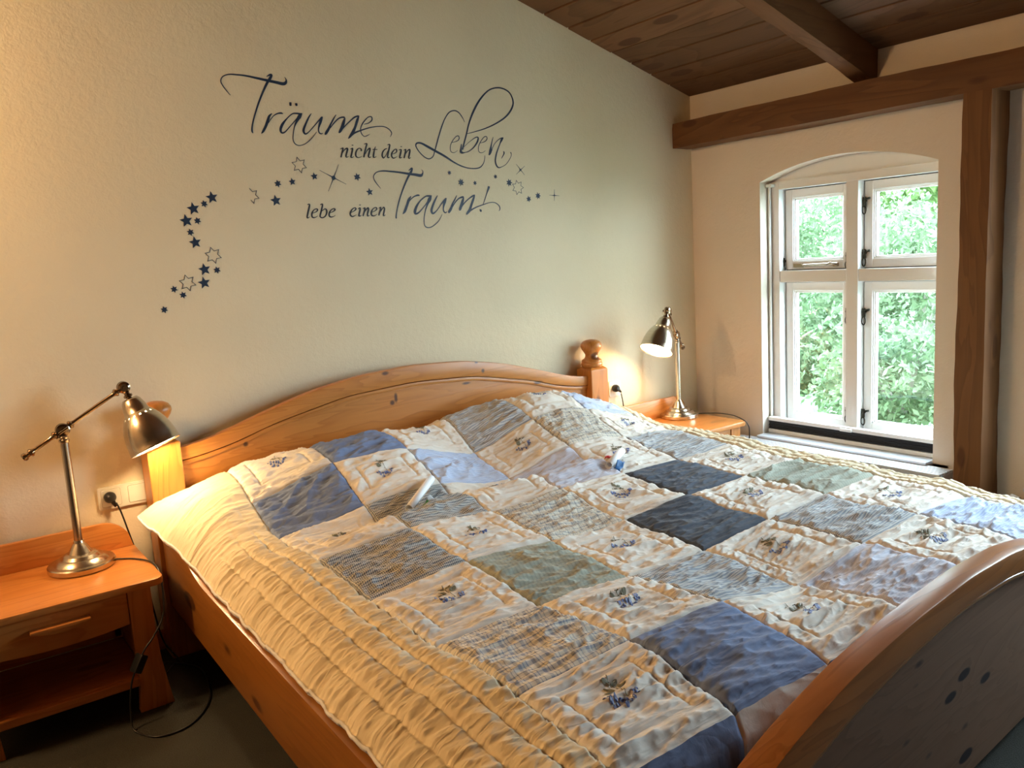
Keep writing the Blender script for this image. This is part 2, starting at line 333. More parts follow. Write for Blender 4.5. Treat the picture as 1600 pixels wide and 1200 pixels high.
# ---------------------------------------------------------------- window with four sashes
def tagv(o, lab): o['label'] = lab; return o
win = tag(bpy.data.objects.new('window_1', None), 'white four-sash window in an arched wall recess', kind='structure'); C.objects.link(win); win.location = (3.55, 2.155, WZ0)
FX0, FX1 = 3.53, 3.625
bm = bmesh.new()
abox(bm, FX0, FX1, 2.535, WY1, .345, 1.60); abox(bm, FX0, FX1, WYF, 1.700, .345, 1.60)
abox(bm, FX0, FX1, 1.700, 2.535, 1.560, 1.60); abox(bm, FX0, FX1, 1.700, 2.535, .345, .395)
fin('window_frame', bm, M['white'], win, bevel=.003)
A = arc(); bm = bmesh.new(); band(bm, [(p[0], p[1] + .0) for p in A], [(p[0], 1.60) for p in A], 'x', FX0 + .012, FX1)
fin('arch_panel', bm, M['white'], win)
box('mullion', FX0, FX1, 2.115, 2.175, .395, 1.560, M['white'], win, .003)
for a, b in ((1.700, 2.115), (2.175, 2.535)): box('transom', FX0 + .004, FX1, a, b, 1.107, 1.164, M['white'], win, .003)
def hook(parent, y, z, s):
    bm = bmesh.new(); x = SX0 - .006
    tube(bm, [(x - .012, y, z), (x + .01, y, z)], .007, 8); abox(bm, x - .010, x - .002, y - .006, y + .006, z - .024, z + .016)
    L = [(x - .008, y + .009 * math.sin(t), z - .042 - .019 * math.cos(t)) for t in [i * 2 * math.pi / 10 for i in range(11)]]
    tube(bm, L, .0026, 5, cap=False); tube(bm, [(x - .006, y, z + .004), (x - .004, y - s * .026, z + .010)], .0055, 6)
    return fin('window_hook', bm, M['hook'], parent, auto=.6)
SX0, SX1 = 3.578, 3.612
for (ya, yb) in ((2.178, 2.531), (1.704, 2.112)):
    for (za, zb) in ((1.168, 1.556), (.399, 1.103)):
        s = .040; bm = bmesh.new()
        abox(bm, SX0, SX1, ya, ya + s, za, zb); abox(bm, SX0, SX1, yb - s, yb, za, zb); abox(bm, SX0, SX1, ya + s, yb - s, za, za + s); abox(bm, SX0, SX1, ya + s, yb - s, zb - s, zb)
        for q in (1, 2):   # stepped glazing bead
            t = s + .006 * q; x = SX0 + .006 * q
            abox(bm, x, SX1, ya + s - .001, ya + t, za + s, zb - s); abox(bm, x, SX1, yb - t, yb - s + .001, za + s, zb - s); abox(bm, x, SX1, ya + s, yb - s, za + s - .001, za + t); abox(bm, x, SX1, ya + s, yb - s, zb - t, zb - s + .001)
        sash = fin('sash', bm, M['white'], win, bevel=.0015, seg=1)
        box('glass_pane', SX0 + .02, SX0 + .024, ya + s + .008, yb - s - .008, za + s + .008, zb - s - .008, M['glass'], sash, 0)
        left = ya > 2.1
        # thin black strips stand in for the shadow gaps round the sash
        bm = bmesh.new(); abox(bm, SX0 + .006, SX1, ya - .0035, ya - .0005, za, zb); abox(bm, SX0 + .006, SX1, yb + .0005, yb + .0035, za, zb); abox(bm, SX0 + .006, SX1, ya, yb, za - .0035, za - .0005); abox(bm, SX0 + .006, SX1, ya, yb, zb + .0005, zb + .0035)
        fin('shadow_gap_strip', bm, M['black'], sash)
        zs = (1.47, 1.235) if za > 1 else (.965, .49)
        if left:
            hook(sash, yb + .005, 1.21 if za > 1 else .49, -1) if za > 1 else None
            for z in ((1.225,) if za > 1 else (.965, .49)): hook(sash, ya + .012, z, 1)
        else:
            for z in zs: hook(sash, yb - .006, z, 1)
        if left and za > 1:
            bm = bmesh.new(); tube(bm, [(SX0 - .012, 2.46, 1.186), (SX0 - .012, 2.24, 1.190)], .006, 8); abox(bm, SX0 - .02, SX0, 2.43, 2.475, 1.178, 1.196); abox(bm, SX0 - .02, SX0, 2.24, 2.26, 1.178, 1.192)
            tube(bm, [(SX0 - .014, 2.30, 1.188), (SX0 - .03, 2.27, 1.197), (SX0 - .02, 2.24, 1.186)], .004, 6)
            fin('stay_bar', bm, M['dknickel'], sash, auto=.5)
# inner sill and blind
tag(box('trim_5', 3.40, 3.53, WY0 + .002, WY1 - .002, WZ0 + .0005, WZ0 + .012, M['sill'], bevel=.003), kind='structure')
bl = thing('pleated_blind', (3.51, 2.155, .342), 'folded black pleated blind with white rails at the bottom of the window', 'blind')
box('top_rail', 3.490, 3.522, WY0 + .006, WY1 - .006, .405, .424, M['white2'], bl, .003)
for i in range(5): box('pleat', 3.493 + (i % 2) * .002, 3.518, WY0 + .008, WY1 - .008, .3635 + i * .0083, .3712 + i * .0083, M['blackcloth'], bl, .0015, 1)
box('bottom_rail', 3.490, 3.522, WY0 + .006, WY1 - .006, .343, .3625, M['white2'], bl, .003)
bm = bmesh.new(); abox(bm, 3.478, 3.492, 2.115, 2.175, .405, .419); fin('pull_tab', bm, M['white2'], bl, bevel=.004)
for y in (WY0 + .004, WY1 - .016): box('side_guide', 3.508, 3.520, y, y + .010, .425, 1.585, M['white2'], bl, .002, 1)
box('guide_bracket', 3.495, 3.528, WY1 - .035, WY1 - .003, 1.575, 1.590, M['white2'], bl, .002, 1)
# assumed second window, unseen, added for the daylight on the bed's foot
w2 = tag(bpy.data.objects.new('added_window', None), kind='structure'); C.objects.link(w2); w2.location = (3.55, .7, .42)
bm = bmesh.new()
for a, b, c, d in ((.2, .25, .42, 1.72), (1.15, 1.2, .42, 1.72), (.25, 1.15, .42, .48), (.25, 1.15, 1.66, 1.72), (.68, .72, .48, 1.66)): abox(bm, 3.55, 3.60, a, b, c, d)
fin('window_frame', bm, M['white'], w2, bevel=.003)
for a, b in ((.25, .68), (.72, 1.15)): box('glass_pane', 3.575, 3.579, a, b, .48, 1.66, M['glass'], w2, 0)

# ---------------------------------------------------------------- radiator under the window
rad = thing('radiator', (3.36, 2.16, 0), 'white panel radiator with grooved top below the window', 'radiator')
box('radiator_panel', 3.315, 3.330, 1.63, 2.70, .07, .318, M['sill'], rad, .004); box('radiator_panel', 3.395, 3.41, 1.63, 2.70, .07, .318, M['sill'], rad, .004)
for i in range(6): box('top_slat', 3.300 + i * .0205, 3.314 + i * .0205, 1.615, 2.715, .318 + (i % 2) * .003, .329, M['sill'], rad, .003)
for y in (1.617, 2.703): box('end_cap', 3.302, 3.42, y, y + .010, .08, .318, M['sill'], rad, .003)
bm = bmesh.new(); tube(bm, [(3.37, 1.610, .26), (3.37, 1.585, .26)], .018, 14); tube(bm, [(3.37, 1.597, .26), (3.37, 1.597, .0)], .008, 8); fin('valve', bm, M['white2'], rad, auto=.6)
for y in (1.75, 2.55): box('radiator_foot', 3.34, 3.385, y, y + .03, 0, .08, M['sill'], rad, .003)
r2 = thing('radiator', (3.36, .7, 0), 'white radiator end and valve just right of the timber post', 'radiator')
box('radiator_panel', 3.33, 3.41, .05, 1.30, .07, .315, M['sill'], r2, .006); box('top_grille', 3.32, 3.42, .05, 1.31, .315, .328, M['sill'], r2, .003)
bm = bmesh.new(); tube(bm, smooth_path([(3.37, 1.31, .25), (3.37, 1.36, .262), (3.37, 1.40, .262), (3.37, 1.425, .23), (3.37, 1.43, 0)]), .012, 10); tube(bm, [(3.37, 1.345, .257), (3.37, 1.375, .265)], .02, 14); fin('valve', bm, M['white2'], r2, auto=.6)
for y in (.2, 1.15): box('radiator_foot', 3.35, 3.385, y, y + .03, 0, .08, M['sill'], r2, .003)
o = box('door_magnet', 3.40, 3.445, 1.5675, 1.578, 1.03, 1.075, M['black'], None, .003); tag(o, 'small black block on the side of the timber post beside the window', 'catch')

# ---------------------------------------------------------------- garden outside
bm = bmesh.new(); N = 40; R = random.Random(11); vs = []
for i in range(N + 1):
    for j in range(N + 1):
        x = 3.9 + 9 * i / N; y = -2 + 16 * j / N; vs.append(bm.verts.new((x, y, .02 + .10 * (x - 3.9) + .05 * math.sin(x * 1.7 + y) + .04 * math.sin(y * 2.3))))
for i in range(N):
    for j in range(N): a = i * (N + 1) + j; bm.faces.new((vs[a], vs[a + N + 1], vs[a + N + 2], vs[a + 1]))
g = fin('lawn', bm, M['grass'], smooth=True); tag(g, kind='structure')
def leaves(name, n, cx, cy, cz, rx, ry, rz, size, mat, seed, parent, base=None):
    rng = np.random.default_rng(seed); d = rng.normal(size=(n, 3)); d /= np.linalg.norm(d, axis=1)[:, None]; rad_ = rng.uniform(.45, 1.05, n) ** .6
    lump = 1 + .22 * np.sin(d[:, 0] * 7 + seed) * np.cos(d[:, 2] * 6 + d[:, 1] * 5)
    P = np.array([cx, cy, cz]) + d * np.array([rx, ry, rz]) * (rad_ * lump)[:, None]
    P[:, 2] = np.maximum(P[:, 2], .15 + .1 * (P[:, 0] - 3.9))
    a = rng.normal(size=(n, 3)); a /= np.linalg.norm(a, axis=1)[:, None]; b = np.cross(a, rng.normal(size=(n, 3))); b /= np.linalg.norm(b, axis=1)[:, None]
    s = size * rng.uniform(.6, 1.3, n)[:, None]; V = np.stack([P - a * s, P - b * s * .45, P + a * s, P + b * s * .45], 1).reshape(-1, 3)
    F = [tuple(range(4 * i, 4 * i + 4)) for i in range(n)]
    me = bpy.data.meshes.new(name); me.from_pydata(V.tolist(), [], F); o = link(name, me, mat, parent); o['kind'] = 'stuff'; return o
def bush(loc, r, n, size, mat, seed, label, name='shrub', cat='shrub', group=None, stems=5):
    z0 = .02 + .1 * (loc[0] - 3.9); t = thing(name, (loc[0], loc[1], z0), label, cat, group)
    leaves('foliage', n, loc[0], loc[1], loc[2], *r, size, mat, seed, t)
    bm = bmesh.new(); R = random.Random(seed)
    for i in range(stems):
        a = R.uniform(0, 6.28); q = Vector((loc[0], loc[1], z0)); e = Vector((loc[0] + r[0] * .8 * math.cos(a), loc[1] + r[1] * .8 * math.sin(a), loc[2] + r[2] * R.uniform(.2, .9)))
        m_ = q.lerp(e, .5) + Vector((R.uniform(-.1, .1), R.uniform(-.1, .1), .15)); P = smooth_path([q, m_, e], 5); tube(bm, P, [.022 - .0018 * k for k in range(len(P))], 6)
    fin('stem', bm, M['bark'], t, auto=.8)
bush((6.0, 4.35, .75), (.8, .75, .95), 15000, .030, M['leaf1'], 1, 'dense pale green shrub seen through the lower left window pane')
bush((5.7, 3.05, .70), (.75, .75, .85), 15000, .028, M['leaf1'], 2, 'dense green shrub filling the lower right window pane')
bush((4.95, 3.75, .42), (.45, .55, .36), 7000, .026, M['leaf1'], 6, 'low groundcover shrub just outside the left window panes')
bush((4.80, 2.60, .40), (.45, .50, .36), 7000, .026, M['leaf1'], 7, 'low groundcover shrub just outside the right window panes')
bush((8.3, 6.6, 1.3), (1.0, 1.2, 1.3), 9000, .045, M['leaf1'], 3, 'farther green shrub behind the left edge of the window')
bush((6.9, 3.35, 2.05), (.7, .8, .62), 3500, .060, M['leaf2'], 4, 'broad-leaved garden tree in the upper right pane', 'garden_tree', 'tree')
bush((8.5, 4.4, 1.5), (1.0, 1.0, 1.3), 9000, .045, M['leaf1'], 5, 'tall loose shrub behind the two nearer shrubs')

# ================================================================ THE BED
def crv(px, pz, xs):
    f = np.linspace(min(px) - .001, max(px) + .001, 800); z = np.interp(f, px, pz); k = np.hanning(81); k /= k.sum()
    zz = np.convolve(np.pad(z, 40, mode='edge'), k, 'valid'); return np.interp(xs, f, zz)
def skx(y): return -.022 * (2.9 - y)
bed = thing('bed', (1.63, 1.88, 0), 'large honey-coloured pine double bed with curved headboard and footboard', 'bed')
def post(x0, x1, y0, y1, top, fin_, lab=None):
    bm = bmesh.new(); cx, cy = (x0 + x1) / 2, (y0 + y1) / 2; rings = []
    for z, k in ((0, 1), (top - .012, 1), (top, .72)):
        rings.append([bm.verts.new((cx + (x - cx) * k, cy + (y - cy) * k, z)) for x, y in ((x0, y0), (x1, y0), (x1, y1), (x0, y1))])
    for a, b in zip(rings, rings[1:]):
        for k in range(4): bm.faces.new((a[k], a[(k + 1) % 4], b[(k + 1) % 4], b[k]))
    bm.faces.new(rings[0][::-1]); bm.faces.new(rings[-1])
    p = fin('post', bm, M['pine_z'], bed, bevel=.004)
    if fin_:
        bm = bmesh.new(); lathe(bm, [(-.004, .03), (0, .047), (.006, .051), (.016, .052), (.022, .048), (.026, .050), (.034, .047), (.040, .036), (.050, .031), (.060, .031), (.072, .038), (.085, .047), (.098, .0515), (.110, .050), (.121, .042), (.128, .028), (.131, .012), (.1315, 0)], (cx, cy, top - .001), (0, 0, 1), 36)
        fin('finial', bm, M['pine_z'], p, auto=.9)
    return p
post(.585, .695, 2.90, 3.005, .768, True); post(2.575, 2.682, 2.90, 3.005, .768, True)
X = np.linspace(.690, 2.580, 90); d = np.abs(X - 1.633)
dz = [0, .25, .45, .6, .7, .8, .9, 1.0]
top = crv([1.633 - q for q in dz[::-1]] + [1.633 + q for q in dz[1:]], [.727, .731, .752, .782, .812, .853, .886, .900][:] + [.886, .853, .812, .782, .752, .731, .727], X)
gz = [0, .3, .6, .75, .9, 1.0]; gv = [.832, .816, .757, .712, .685, .683]
gro = crv([1.633 - q for q in gz[::-1]] + [1.633 + q for q in gz[1:]], gv[::-1] + gv[1:], X)
Z = lambda a: list(zip(X.tolist(), a.tolist() if hasattr(a, 'tolist') else a))
bm = bmesh.new(); band(bm, Z(top), Z(gro), 'y', 2.926, 2.962); fin('headboard_rail', bm, M['head_x'], bed, bevel=.004, auto=.5)
bm = bmesh.new(); band(bm, Z(gro - .003), Z(gro - .019), 'y', 2.931, 2.958); fin('headboard_moulding', bm, M['head_x'], bed, bevel=.004, auto=.5)
bm = bmesh.new(); band(bm, Z(gro - .0195), Z(np.full(90, .22)), 'y', 2.938, 2.955); fin('headboard_panel', bm, M['head_x'], bed, auto=.5)
# side rails with the step near the head
for side in (0, 1):
    ys = np.linspace(.86, 2.905, 60); zt = crv([.86, 2.40, 2.50, 2.60, 2.91], [.405, .405, .412, .447, .452], ys)
    bm = bmesh.new(); T = list(zip(ys.tolist(), zt.tolist())); B = list(zip(ys.tolist(), [.195] * 60)); x0 = .598 if side == 0 else 2.636
    band(bm, T, B, 'x', x0, x0 + .034)
    for v in bm.verts: v.co.x += skx(v.co.y)
    fin('side_rail', bm, M['rail_y'], bed, bevel=.009, auto=.5)
# footboard
X2 = np.linspace(.60, 2.62, 110)
ft = crv([.56, .70, .85, 1.04, 1.14, 1.35, 1.57, 1.85, 2.1, 2.3, 2.5, 2.64], [.265, .285, .335, .425, .462, .510, .534, .548, .538, .508, .44, .40], X2)
fg = ft - np.interp(X2, [.6, 1.2, 1.5, 1.8, 2.7], [.085, .082, .070, .060, .06])
tl = .05
def sh(bm):
    for v in bm.verts: v.co.y += tl * (v.co.x - 1.6); v.co.x += -.03
Z = lambda a: list(zip(X2.tolist(), a.tolist()))
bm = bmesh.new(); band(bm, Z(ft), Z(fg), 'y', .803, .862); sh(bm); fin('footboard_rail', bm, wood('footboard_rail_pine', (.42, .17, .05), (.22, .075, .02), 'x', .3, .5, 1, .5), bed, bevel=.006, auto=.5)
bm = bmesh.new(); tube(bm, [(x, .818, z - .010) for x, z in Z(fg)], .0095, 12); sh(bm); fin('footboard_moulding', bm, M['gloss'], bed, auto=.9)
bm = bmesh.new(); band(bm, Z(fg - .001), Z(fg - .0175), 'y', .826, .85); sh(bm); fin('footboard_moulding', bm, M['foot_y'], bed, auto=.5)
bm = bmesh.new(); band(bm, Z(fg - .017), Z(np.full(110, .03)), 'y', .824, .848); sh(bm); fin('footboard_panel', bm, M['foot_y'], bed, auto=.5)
post(.53, .64, .72, .84, .26, False); post(2.53, 2.64, .82, .94, .40, False)
box('slatted_base', .645, 2.55, .92, 2.90, .20, .24, M['pine_y'], bed, .003)
bm = bmesh.new(); abox(bm, .665, 2.56, .905, 2.905, .241, .41); mt = fin('mattress', bm, M['cream'], None, bevel=.035, seg=4, auto=.6)
tag(mt, 'white mattress almost hidden under the patchwork quilt', 'mattress')

# ================================================================ THE QUILT
CX = [.82, 1.11, 1.40, 1.69, 1.98, 2.27, 2.56]
RY = [.88, .90, 1.17, 1.47, 1.78, 2.085, 2.38, 2.60, 2.855]          # row 0 hangs down at the foot
ctrl = np.array([(.843,2.6,.575),(.82,2.39,.508),(1.11,2.38,.552),(1.11,2.60,.655),(1.40,2.62,.657),(1.40,2.35,.56),(1.69,2.40,.522),(1.69,2.626,.584),
 (.666,2.78,.634),(.906,2.78,.662),(1.087,2.78,.674),(1.385,2.78,.682),(1.49,2.78,.674),(1.69,2.78,.683),(1.95,2.78,.715),(2.10,2.78,.725),(2.30,2.78,.702),(2.56,2.78,.615),(2.7,2.80,.56),
 (.70,2.88,.60),(1.1,2.90,.63),(1.6,2.90,.63),(2.1,2.90,.67),(2.5,2.90,.60),
 (2.7,2.55,.521),(2.7,2.4,.526),(2.7,2.158,.526),(2.7,1.64,.508),(2.7,1.316,.502),(2.7,1.06,.488),
 (1.69,1.78,.487),(1.98,2.07,.526),(2.27,2.065,.525),(2.27,1.83,.512),(.82,2.09,.522),(1.11,2.09,.538),(1.11,1.775,.521),(.82,1.77,.50),(1.11,1.48,.499),(1.40,1.48,.486),
 (1.69,1.473,.487),(1.69,1.17,.463),(1.40,1.17,.508),(1.11,1.162,.514),(1.11,.90,.480),(1.40,.90,.474),(1.98,.943,.512),(1.69,.924,.505),(.82,1.448,.50),(.82,1.177,.508),(.82,.90,.48),
 (1.40,2.07,.525),(1.69,2.08,.535),(1.90,2.20,.548),(2.27,2.35,.56),(1.98,2.42,.60),(2.05,2.62,.68),(2.40,2.6,.62),(1.55,2.45,.56),(1.98,1.47,.50),(1.98,1.78,.505),(2.27,1.47,.505),(2.27,1.17,.505),(1.98,1.17,.50),(2.56,1.5,.515),(2.56,2.0,.525),(2.56,1.0,.50)])
def tps(r): return np.where(r > 1e-9, r * r * np.log(np.maximum(r, 1e-9)), 0)
n_ = len(ctrl); D_ = np.linalg.norm(ctrl[:, None, :2] - ctrl[None, :, :2], axis=2); A_ = np.zeros((n_ + 3, n_ + 3)); A_[:n_, :n_] = tps(D_) + np.eye(n_) * 3e-3
A_[:n_, n_] = 1; A_[:n_, n_ + 1:] = ctrl[:, :2]; A_[n_:, :n_] = A_[:n_, n_:].T
W_ = np.linalg.solve(A_, np.concatenate([ctrl[:, 2], [0, 0, 0]]))
def base(x, y):
    sh_ = x.shape; q = np.stack([x.ravel(), y.ravel()], 1); out = W_[n_] + q @ W_[n_ + 1:]
    for k in range(n_): out = out + W_[k] * tps(np.hypot(q[:, 0] - ctrl[k, 0], q[:, 1] - ctrl[k, 1]))
    return out.reshape(sh_)
gx0 = np.linspace(.45, 2.85, 160); gy0 = np.linspace(.8, 3.0, 150); BG = base(*np.meshgrid(gx0, gy0))
def bil(Gd, ax, ay, x, y):
    fx = np.clip((x - ax[0]) / (ax[1] - ax[0]), 0, len(ax) - 1.001); fy = np.clip((y - ay[0]) / (ay[1] - ay[0]), 0, len(ay) - 1.001)
    i = fx.astype(int); j = fy.astype(int); u = fx - i; v = fy - j
    return Gd[j, i] * (1 - u) * (1 - v) + Gd[j, i + 1] * u * (1 - v) + Gd[j + 1, i] * (1 - u) * v + Gd[j + 1, i + 1] * u * v
def gn(x, y, seed):
    """gradient noise, about -0.7..0.7"""
    i = np.floor(x).astype(np.int64); j = np.floor(y).astype(np.int64); u = x - i; v = y - j
    def h(a, b):
        k = (a * 374761393 + b * 668265263 + seed * 974711) & 0x7fffffff; k = ((k ^ (k >> 13)) * 1274126177) & 0x7fffffff; k = k ^ (k >> 16)
        t = (k % 4096) / 4096 * 2 * np.pi; return np.cos(t), np.sin(t)
    def dt(a, b, p, q): c, s = h(a, b); return c * p + s * q
    fu = u * u * u * (u * (6 * u - 15) + 10); fv = v * v * v * (v * (6 * v - 15) + 10)
    return (dt(i, j, u, v) * (1 - fu) + dt(i + 1, j, u - 1, v) * fu) * (1 - fv) + (dt(i, j + 1, u, v - 1) * (1 - fu) + dt(i + 1, j + 1, u - 1, v - 1) * fu) * fv
def ridge(x, y, seed): return 1 - np.minimum(np.abs(gn(x, y, seed)) * 3.2, 1) ** .8
def hem(y): return np.where(y < 2.5, .613 + skx(y), .613 + skx(2.5) - .075 * np.clip((y - 2.5) / .38, 0, 1) ** 1.5)
def hemz(y): return np.interp(y, [.85, 2.45, 2.62, 2.9], [.424, .424, .455, .535])
def smin(d, w): return np.exp(-(d / w) ** 2)
def quilt_z(x, y):
    z = bil(BG, gx0, gy0, x, y)
    hx = hem(y); hz = hemz(y); t = np.clip((x - hx) / (.80 - hx), 0, 1); z = hz + (z - hz) * (1 - (1 - t) ** 2.3)
    t2 = np.clip((x - 2.66) / .08, 0, 1); z = z - .11 * t2 ** 2
    z = z - np.interp(y, [.875, .882, .90, .935, .97], [.17, .06, .018, .004, 0])
    fm = np.clip((x - .86) / .14, 0, 1) * np.clip((2.15 - x) / .25, 0, 1); yr = 2.175 + .02 * np.sin(x * 5)
    z = z + fm * (.020 * np.exp(-((y - yr) / .050) ** 2) - .030 * np.exp(-((y - yr - .125) / .055) ** 2))
    wx = x + .05 * gn(x * 3, y * 3, 5); wy = y + .07 * gn(x * 2.3, y * 2.3, 9) + .10 * (x - 1.6) * .6
    border = (x < .815) | (x > 2.565)
    big = .014 * gn(wx * 2.0, wy * 6.5, 1) + .006 * gn(wx * 5, wy * 11, 21)
    folds = .0125 * (ridge(wx * 3.6, wy * 19, 2) - .5) + .0075 * (ridge(wx * 8, wy * 40, 3) - .5)
    crk = .0042 * (ridge(wx * 20, wy * 72, 4) - .5)
    bf = .0050 * gn(wx * 6 + .6 * gn(x * 10, y * 10, 31), wy * 30, 6) + .0042 * (ridge(wx * 11, wy * 52, 7) - .5) + .0030 * (ridge(wx * 24 + y * 9, wy * 95, 17) - .5) + .004 * gn(x * 26, y * 34, 8)
    # pillow flanks are smoother on the blue patches, busier on the right pillow
    rum = np.exp(-(((x - 2.15) / .25) ** 2 + ((y - 2.58) / .16) ** 2))
    pil = np.exp(-((y - 2.50) / .14) ** 2) * (x > .82) * np.clip((1.75 - x) / .3, 0, 1); folds = folds + pil * .011 * (ridge((x * .85 + y * .5) * 3.2, (y * .85 - x * .55) * 15, 41) - .5)
    an = x * .94 + y * .34; ac = -x * .5 + y * .5
    folds = folds + rum * .010 * (ridge(ac * 9, an * 5, 12) - .5) + rum * .006 * (ridge(ac * 20, an * 8, 13) - .5)
    dx = np.min([np.abs(x - c) for c in CX], axis=0); dy = np.min([np.abs(y - c) for c in RY[2:]], axis=0)
    ci = np.clip(np.searchsorted(CX, x) - 1, 0, 5); ri = np.clip(np.searchsorted(RY, y) - 1, 0, 7)
    cxs = np.array(CX); rys = np.array(RY); colr = (ci + ri) % 2 == 0
    blue = ((ci == 0) & (ri == 6)) | ((ci == 1) & (ri == 7)) | ((ci == 1) & (ri == 1)) | ((ci == 3) & (ri == 3)) | ((ci == 4) & (ri == 4))
    lx = np.minimum(x - cxs[ci], cxs[ci + 1] - x); ly = np.minimum(y - rys[ri], rys[ri + 1] - y); ins = np.minimum(lx, ly)
    fl_ = ~colr & ~border
    seam = .0055 * np.maximum(smin(dx, .0045), smin(dy, .0045) * ~border) + np.where(fl_, .0034 * smin(np.abs(ins - .055), .0040), 0)
    dd = np.where(border, .03, np.where(fl_, np.minimum(np.abs(ins - .055), ins), ins)); puff = .0045 * (1 - np.exp(-dd / .012)) + np.where(colr & ~border & blue, .006 * (1 - np.exp(-ins / .05)), 0)
    tb = np.where(x < 1.6, (x - hx) / (.82 - hx), (2.74 - x) / .18); bl_ = np.min([np.abs(tb - q) for q in (.02, .27, .52, .77)], axis=0) * np.where(x < 1.6, .82 - hx, .18)
    bfade = np.where((x < .82), np.clip((2.52 - y) / .2, .2, 1), 1); seam = seam + np.where(border, .0055 * bfade * smin(bl_, .0045), 0); puff = np.where(border, .0045 * bfade * (1 - np.exp(-bl_ / .010)), puff)
    soft = np.where(blue & ~border & (y < 2.2), .6, 1.0); edge = np.clip(dd / .02, .35, 1)
    ed = np.clip(np.minimum(bl_ / .012, 1), .3, 1)
    headl = np.where(x < .82, np.clip((2.62 - y) / .3, .3, 1), 1.0)
    det = np.where(border, bf * ed * headl * np.where(x > 2.5, .55, 1) + folds * .4, (folds + crk) * edge * soft)
    return z + big * np.clip((x - hx) / .12, 0, 1) * np.where(y > 2.4, .5, 1) + det + puff - seam
def seq(edges, step):
    o = [];
    for a, b in zip(edges, edges[1:]): n = max(1, int(round((b - a) / step))); o += list(np.linspace(a, b, n, endpoint=False))
    return np.array(o + [edges[-1]])
sx = np.concatenate([np.linspace(-1, 0, 66)[:-1], seq(CX, .0036), 2.56 + np.linspace(0, .18, 42)[1:]])
sy = np.concatenate([seq([.875, .88, .90], .0015), seq([.90] + RY[2:], .0037)[1:], RY[-1] + np.linspace(0, .04, 9)[1:]])
SX, SY = np.meshgrid(sx, sy); HX = hem(SY)
QX = np.where(SX < 0, .82 + SX * (.82 - HX), SX)
QX = np.where((SX >= 0) & (SX < .82), .82, QX)
QY = SY.copy(); QZ = quilt_z(QX, QY)
# wavy hem
QX = QX - np.where(SX < 0, (-SX) ** 3 * .003 * np.sin(QY * 38 + 2 * np.sin(QY * 9)), 0)
ny, nx = QX.shape
quilt = thing('patchwork_quilt', (1.63, 1.88, .45), 'cream and blue patchwork quilt spread over the pine bed', 'quilt')
def zq(x, y): return float(quilt_z(np.array([[x]]), np.array([[y]]))[0, 0])
ix = [int(np.argmin(np.abs(sx - c))) for c in CX]; iy = [0] + [int(np.argmin(np.abs(sy - c))) for c in RY[1:]]
def qmesh(name, i0, i1, j0, j1, mat, label=None, dz=0, st=1):
    I = list(range(i0, i1 + 1, st)); J = list(range(j0, j1 + 1, st))
    if I[-1] != i1: I.append(i1)
    if J[-1] != j1: J.append(j1)
    a = QX[np.ix_(J, I)]; b = QY[np.ix_(J, I)]; c = QZ[np.ix_(J, I)] + dz; V = np.stack([a, b, c], 2).reshape(-1, 3); w_ = len(I); h_ = len(J)
    k = (np.arange(h_ - 1)[:, None] * w_ + np.arange(w_ - 1)[None, :]).ravel(); F = np.stack([k, k + 1, k + w_ + 1, k + w_], 1)
    me = bpy.data.meshes.new(name); me.from_pydata(V.tolist(), [], F.tolist())
    uv = me.uv_layers.new(name='UVMap'); UVv = np.stack([a, b], 2).reshape(-1, 2)[F.ravel()]; uv.data.foreach_set('uv', UVv.ravel().astype(np.float32))
    o = link(name, me, M[mat], quilt, smooth=True)
    if label: o['label'] = label
    return o
PT = {(0,0):('blue','plain blue patch'),(2,0):('blue','plain blue patch'),(4,0):('gingham2','grey gingham patch'),(0,2):('plaid','blue and white plaid patch'),(0,4):('gingham','dark grey gingham patch'),(0,6):('blue','plain blue patch'),
 (1,1):('blue','plain blue patch'),(1,3):('sage','sage green patch'),(1,5):('gingham','dark grey gingham patch'),(1,7):('blue','plain blue patch'),
 (2,2):('gingham2','grey gingham patch'),(2,4):('plaid2','tan and grey plaid patch'),(2,6):('pale','pale blue check patch'),(3,1):('lav','pale lavender check patch'),(3,3):('slate','dark slate blue patch'),(3,5):('lav','pale lavender check patch'),(3,7):('gingham2','grey gingham patch'),
 (4,2):('gingham2','grey gingham patch'),(4,4):('slate','dark slate blue patch'),(4,6):('plaid2','tan and grey plaid patch'),(5,1):('pale','pale blue check patch'),(5,3):('sage','sage green patch'),(5,5):('gingham2','grey gingham patch'),(5,7):('pale','pale blue check patch'),(2,8):('pale','')}
flowers = []
for c in range(6):
    for r in range(8):
        k = PT.get((c, r))
        if k: qmesh('patch', ix[c], ix[c + 1], iy[r], iy[r + 1], k[0], k[1])
        else:
            qmesh('patch', ix[c], ix[c + 1], iy[r], iy[r + 1], 'sash' if (c * 3 + r) % 2 else 'cream', 'cream patch')
            if r > 0: flowers.append(((CX[c] + CX[c + 1]) / 2, (RY[r] + RY[r + 1]) / 2, c, r))
qmesh('border', 0, ix[0], 0, ny - 1, 'border'); qmesh('border', ix[-1], nx - 1, 0, ny - 1, 'border'); qmesh('border', ix[0], ix[-1], iy[-1], ny - 1, 'border')
qmesh('backing', 0, nx - 1, 0, ny - 1, 'back', 'blue checked backing cloth', dz=-.014, st=6)
bm = bmesh.new(); P = [(QX[j, 0], QY[j, 0], QZ[j, 0] - .005) for j in range(0, ny, 2)] + [(QX[-1, i], QY[-1, i] + .001, QZ[-1, i] - .005) for i in range(2, nx, 4)]
tube(bm, P, .0045, 8); fin('binding', bm, M['back'], quilt, auto=2)
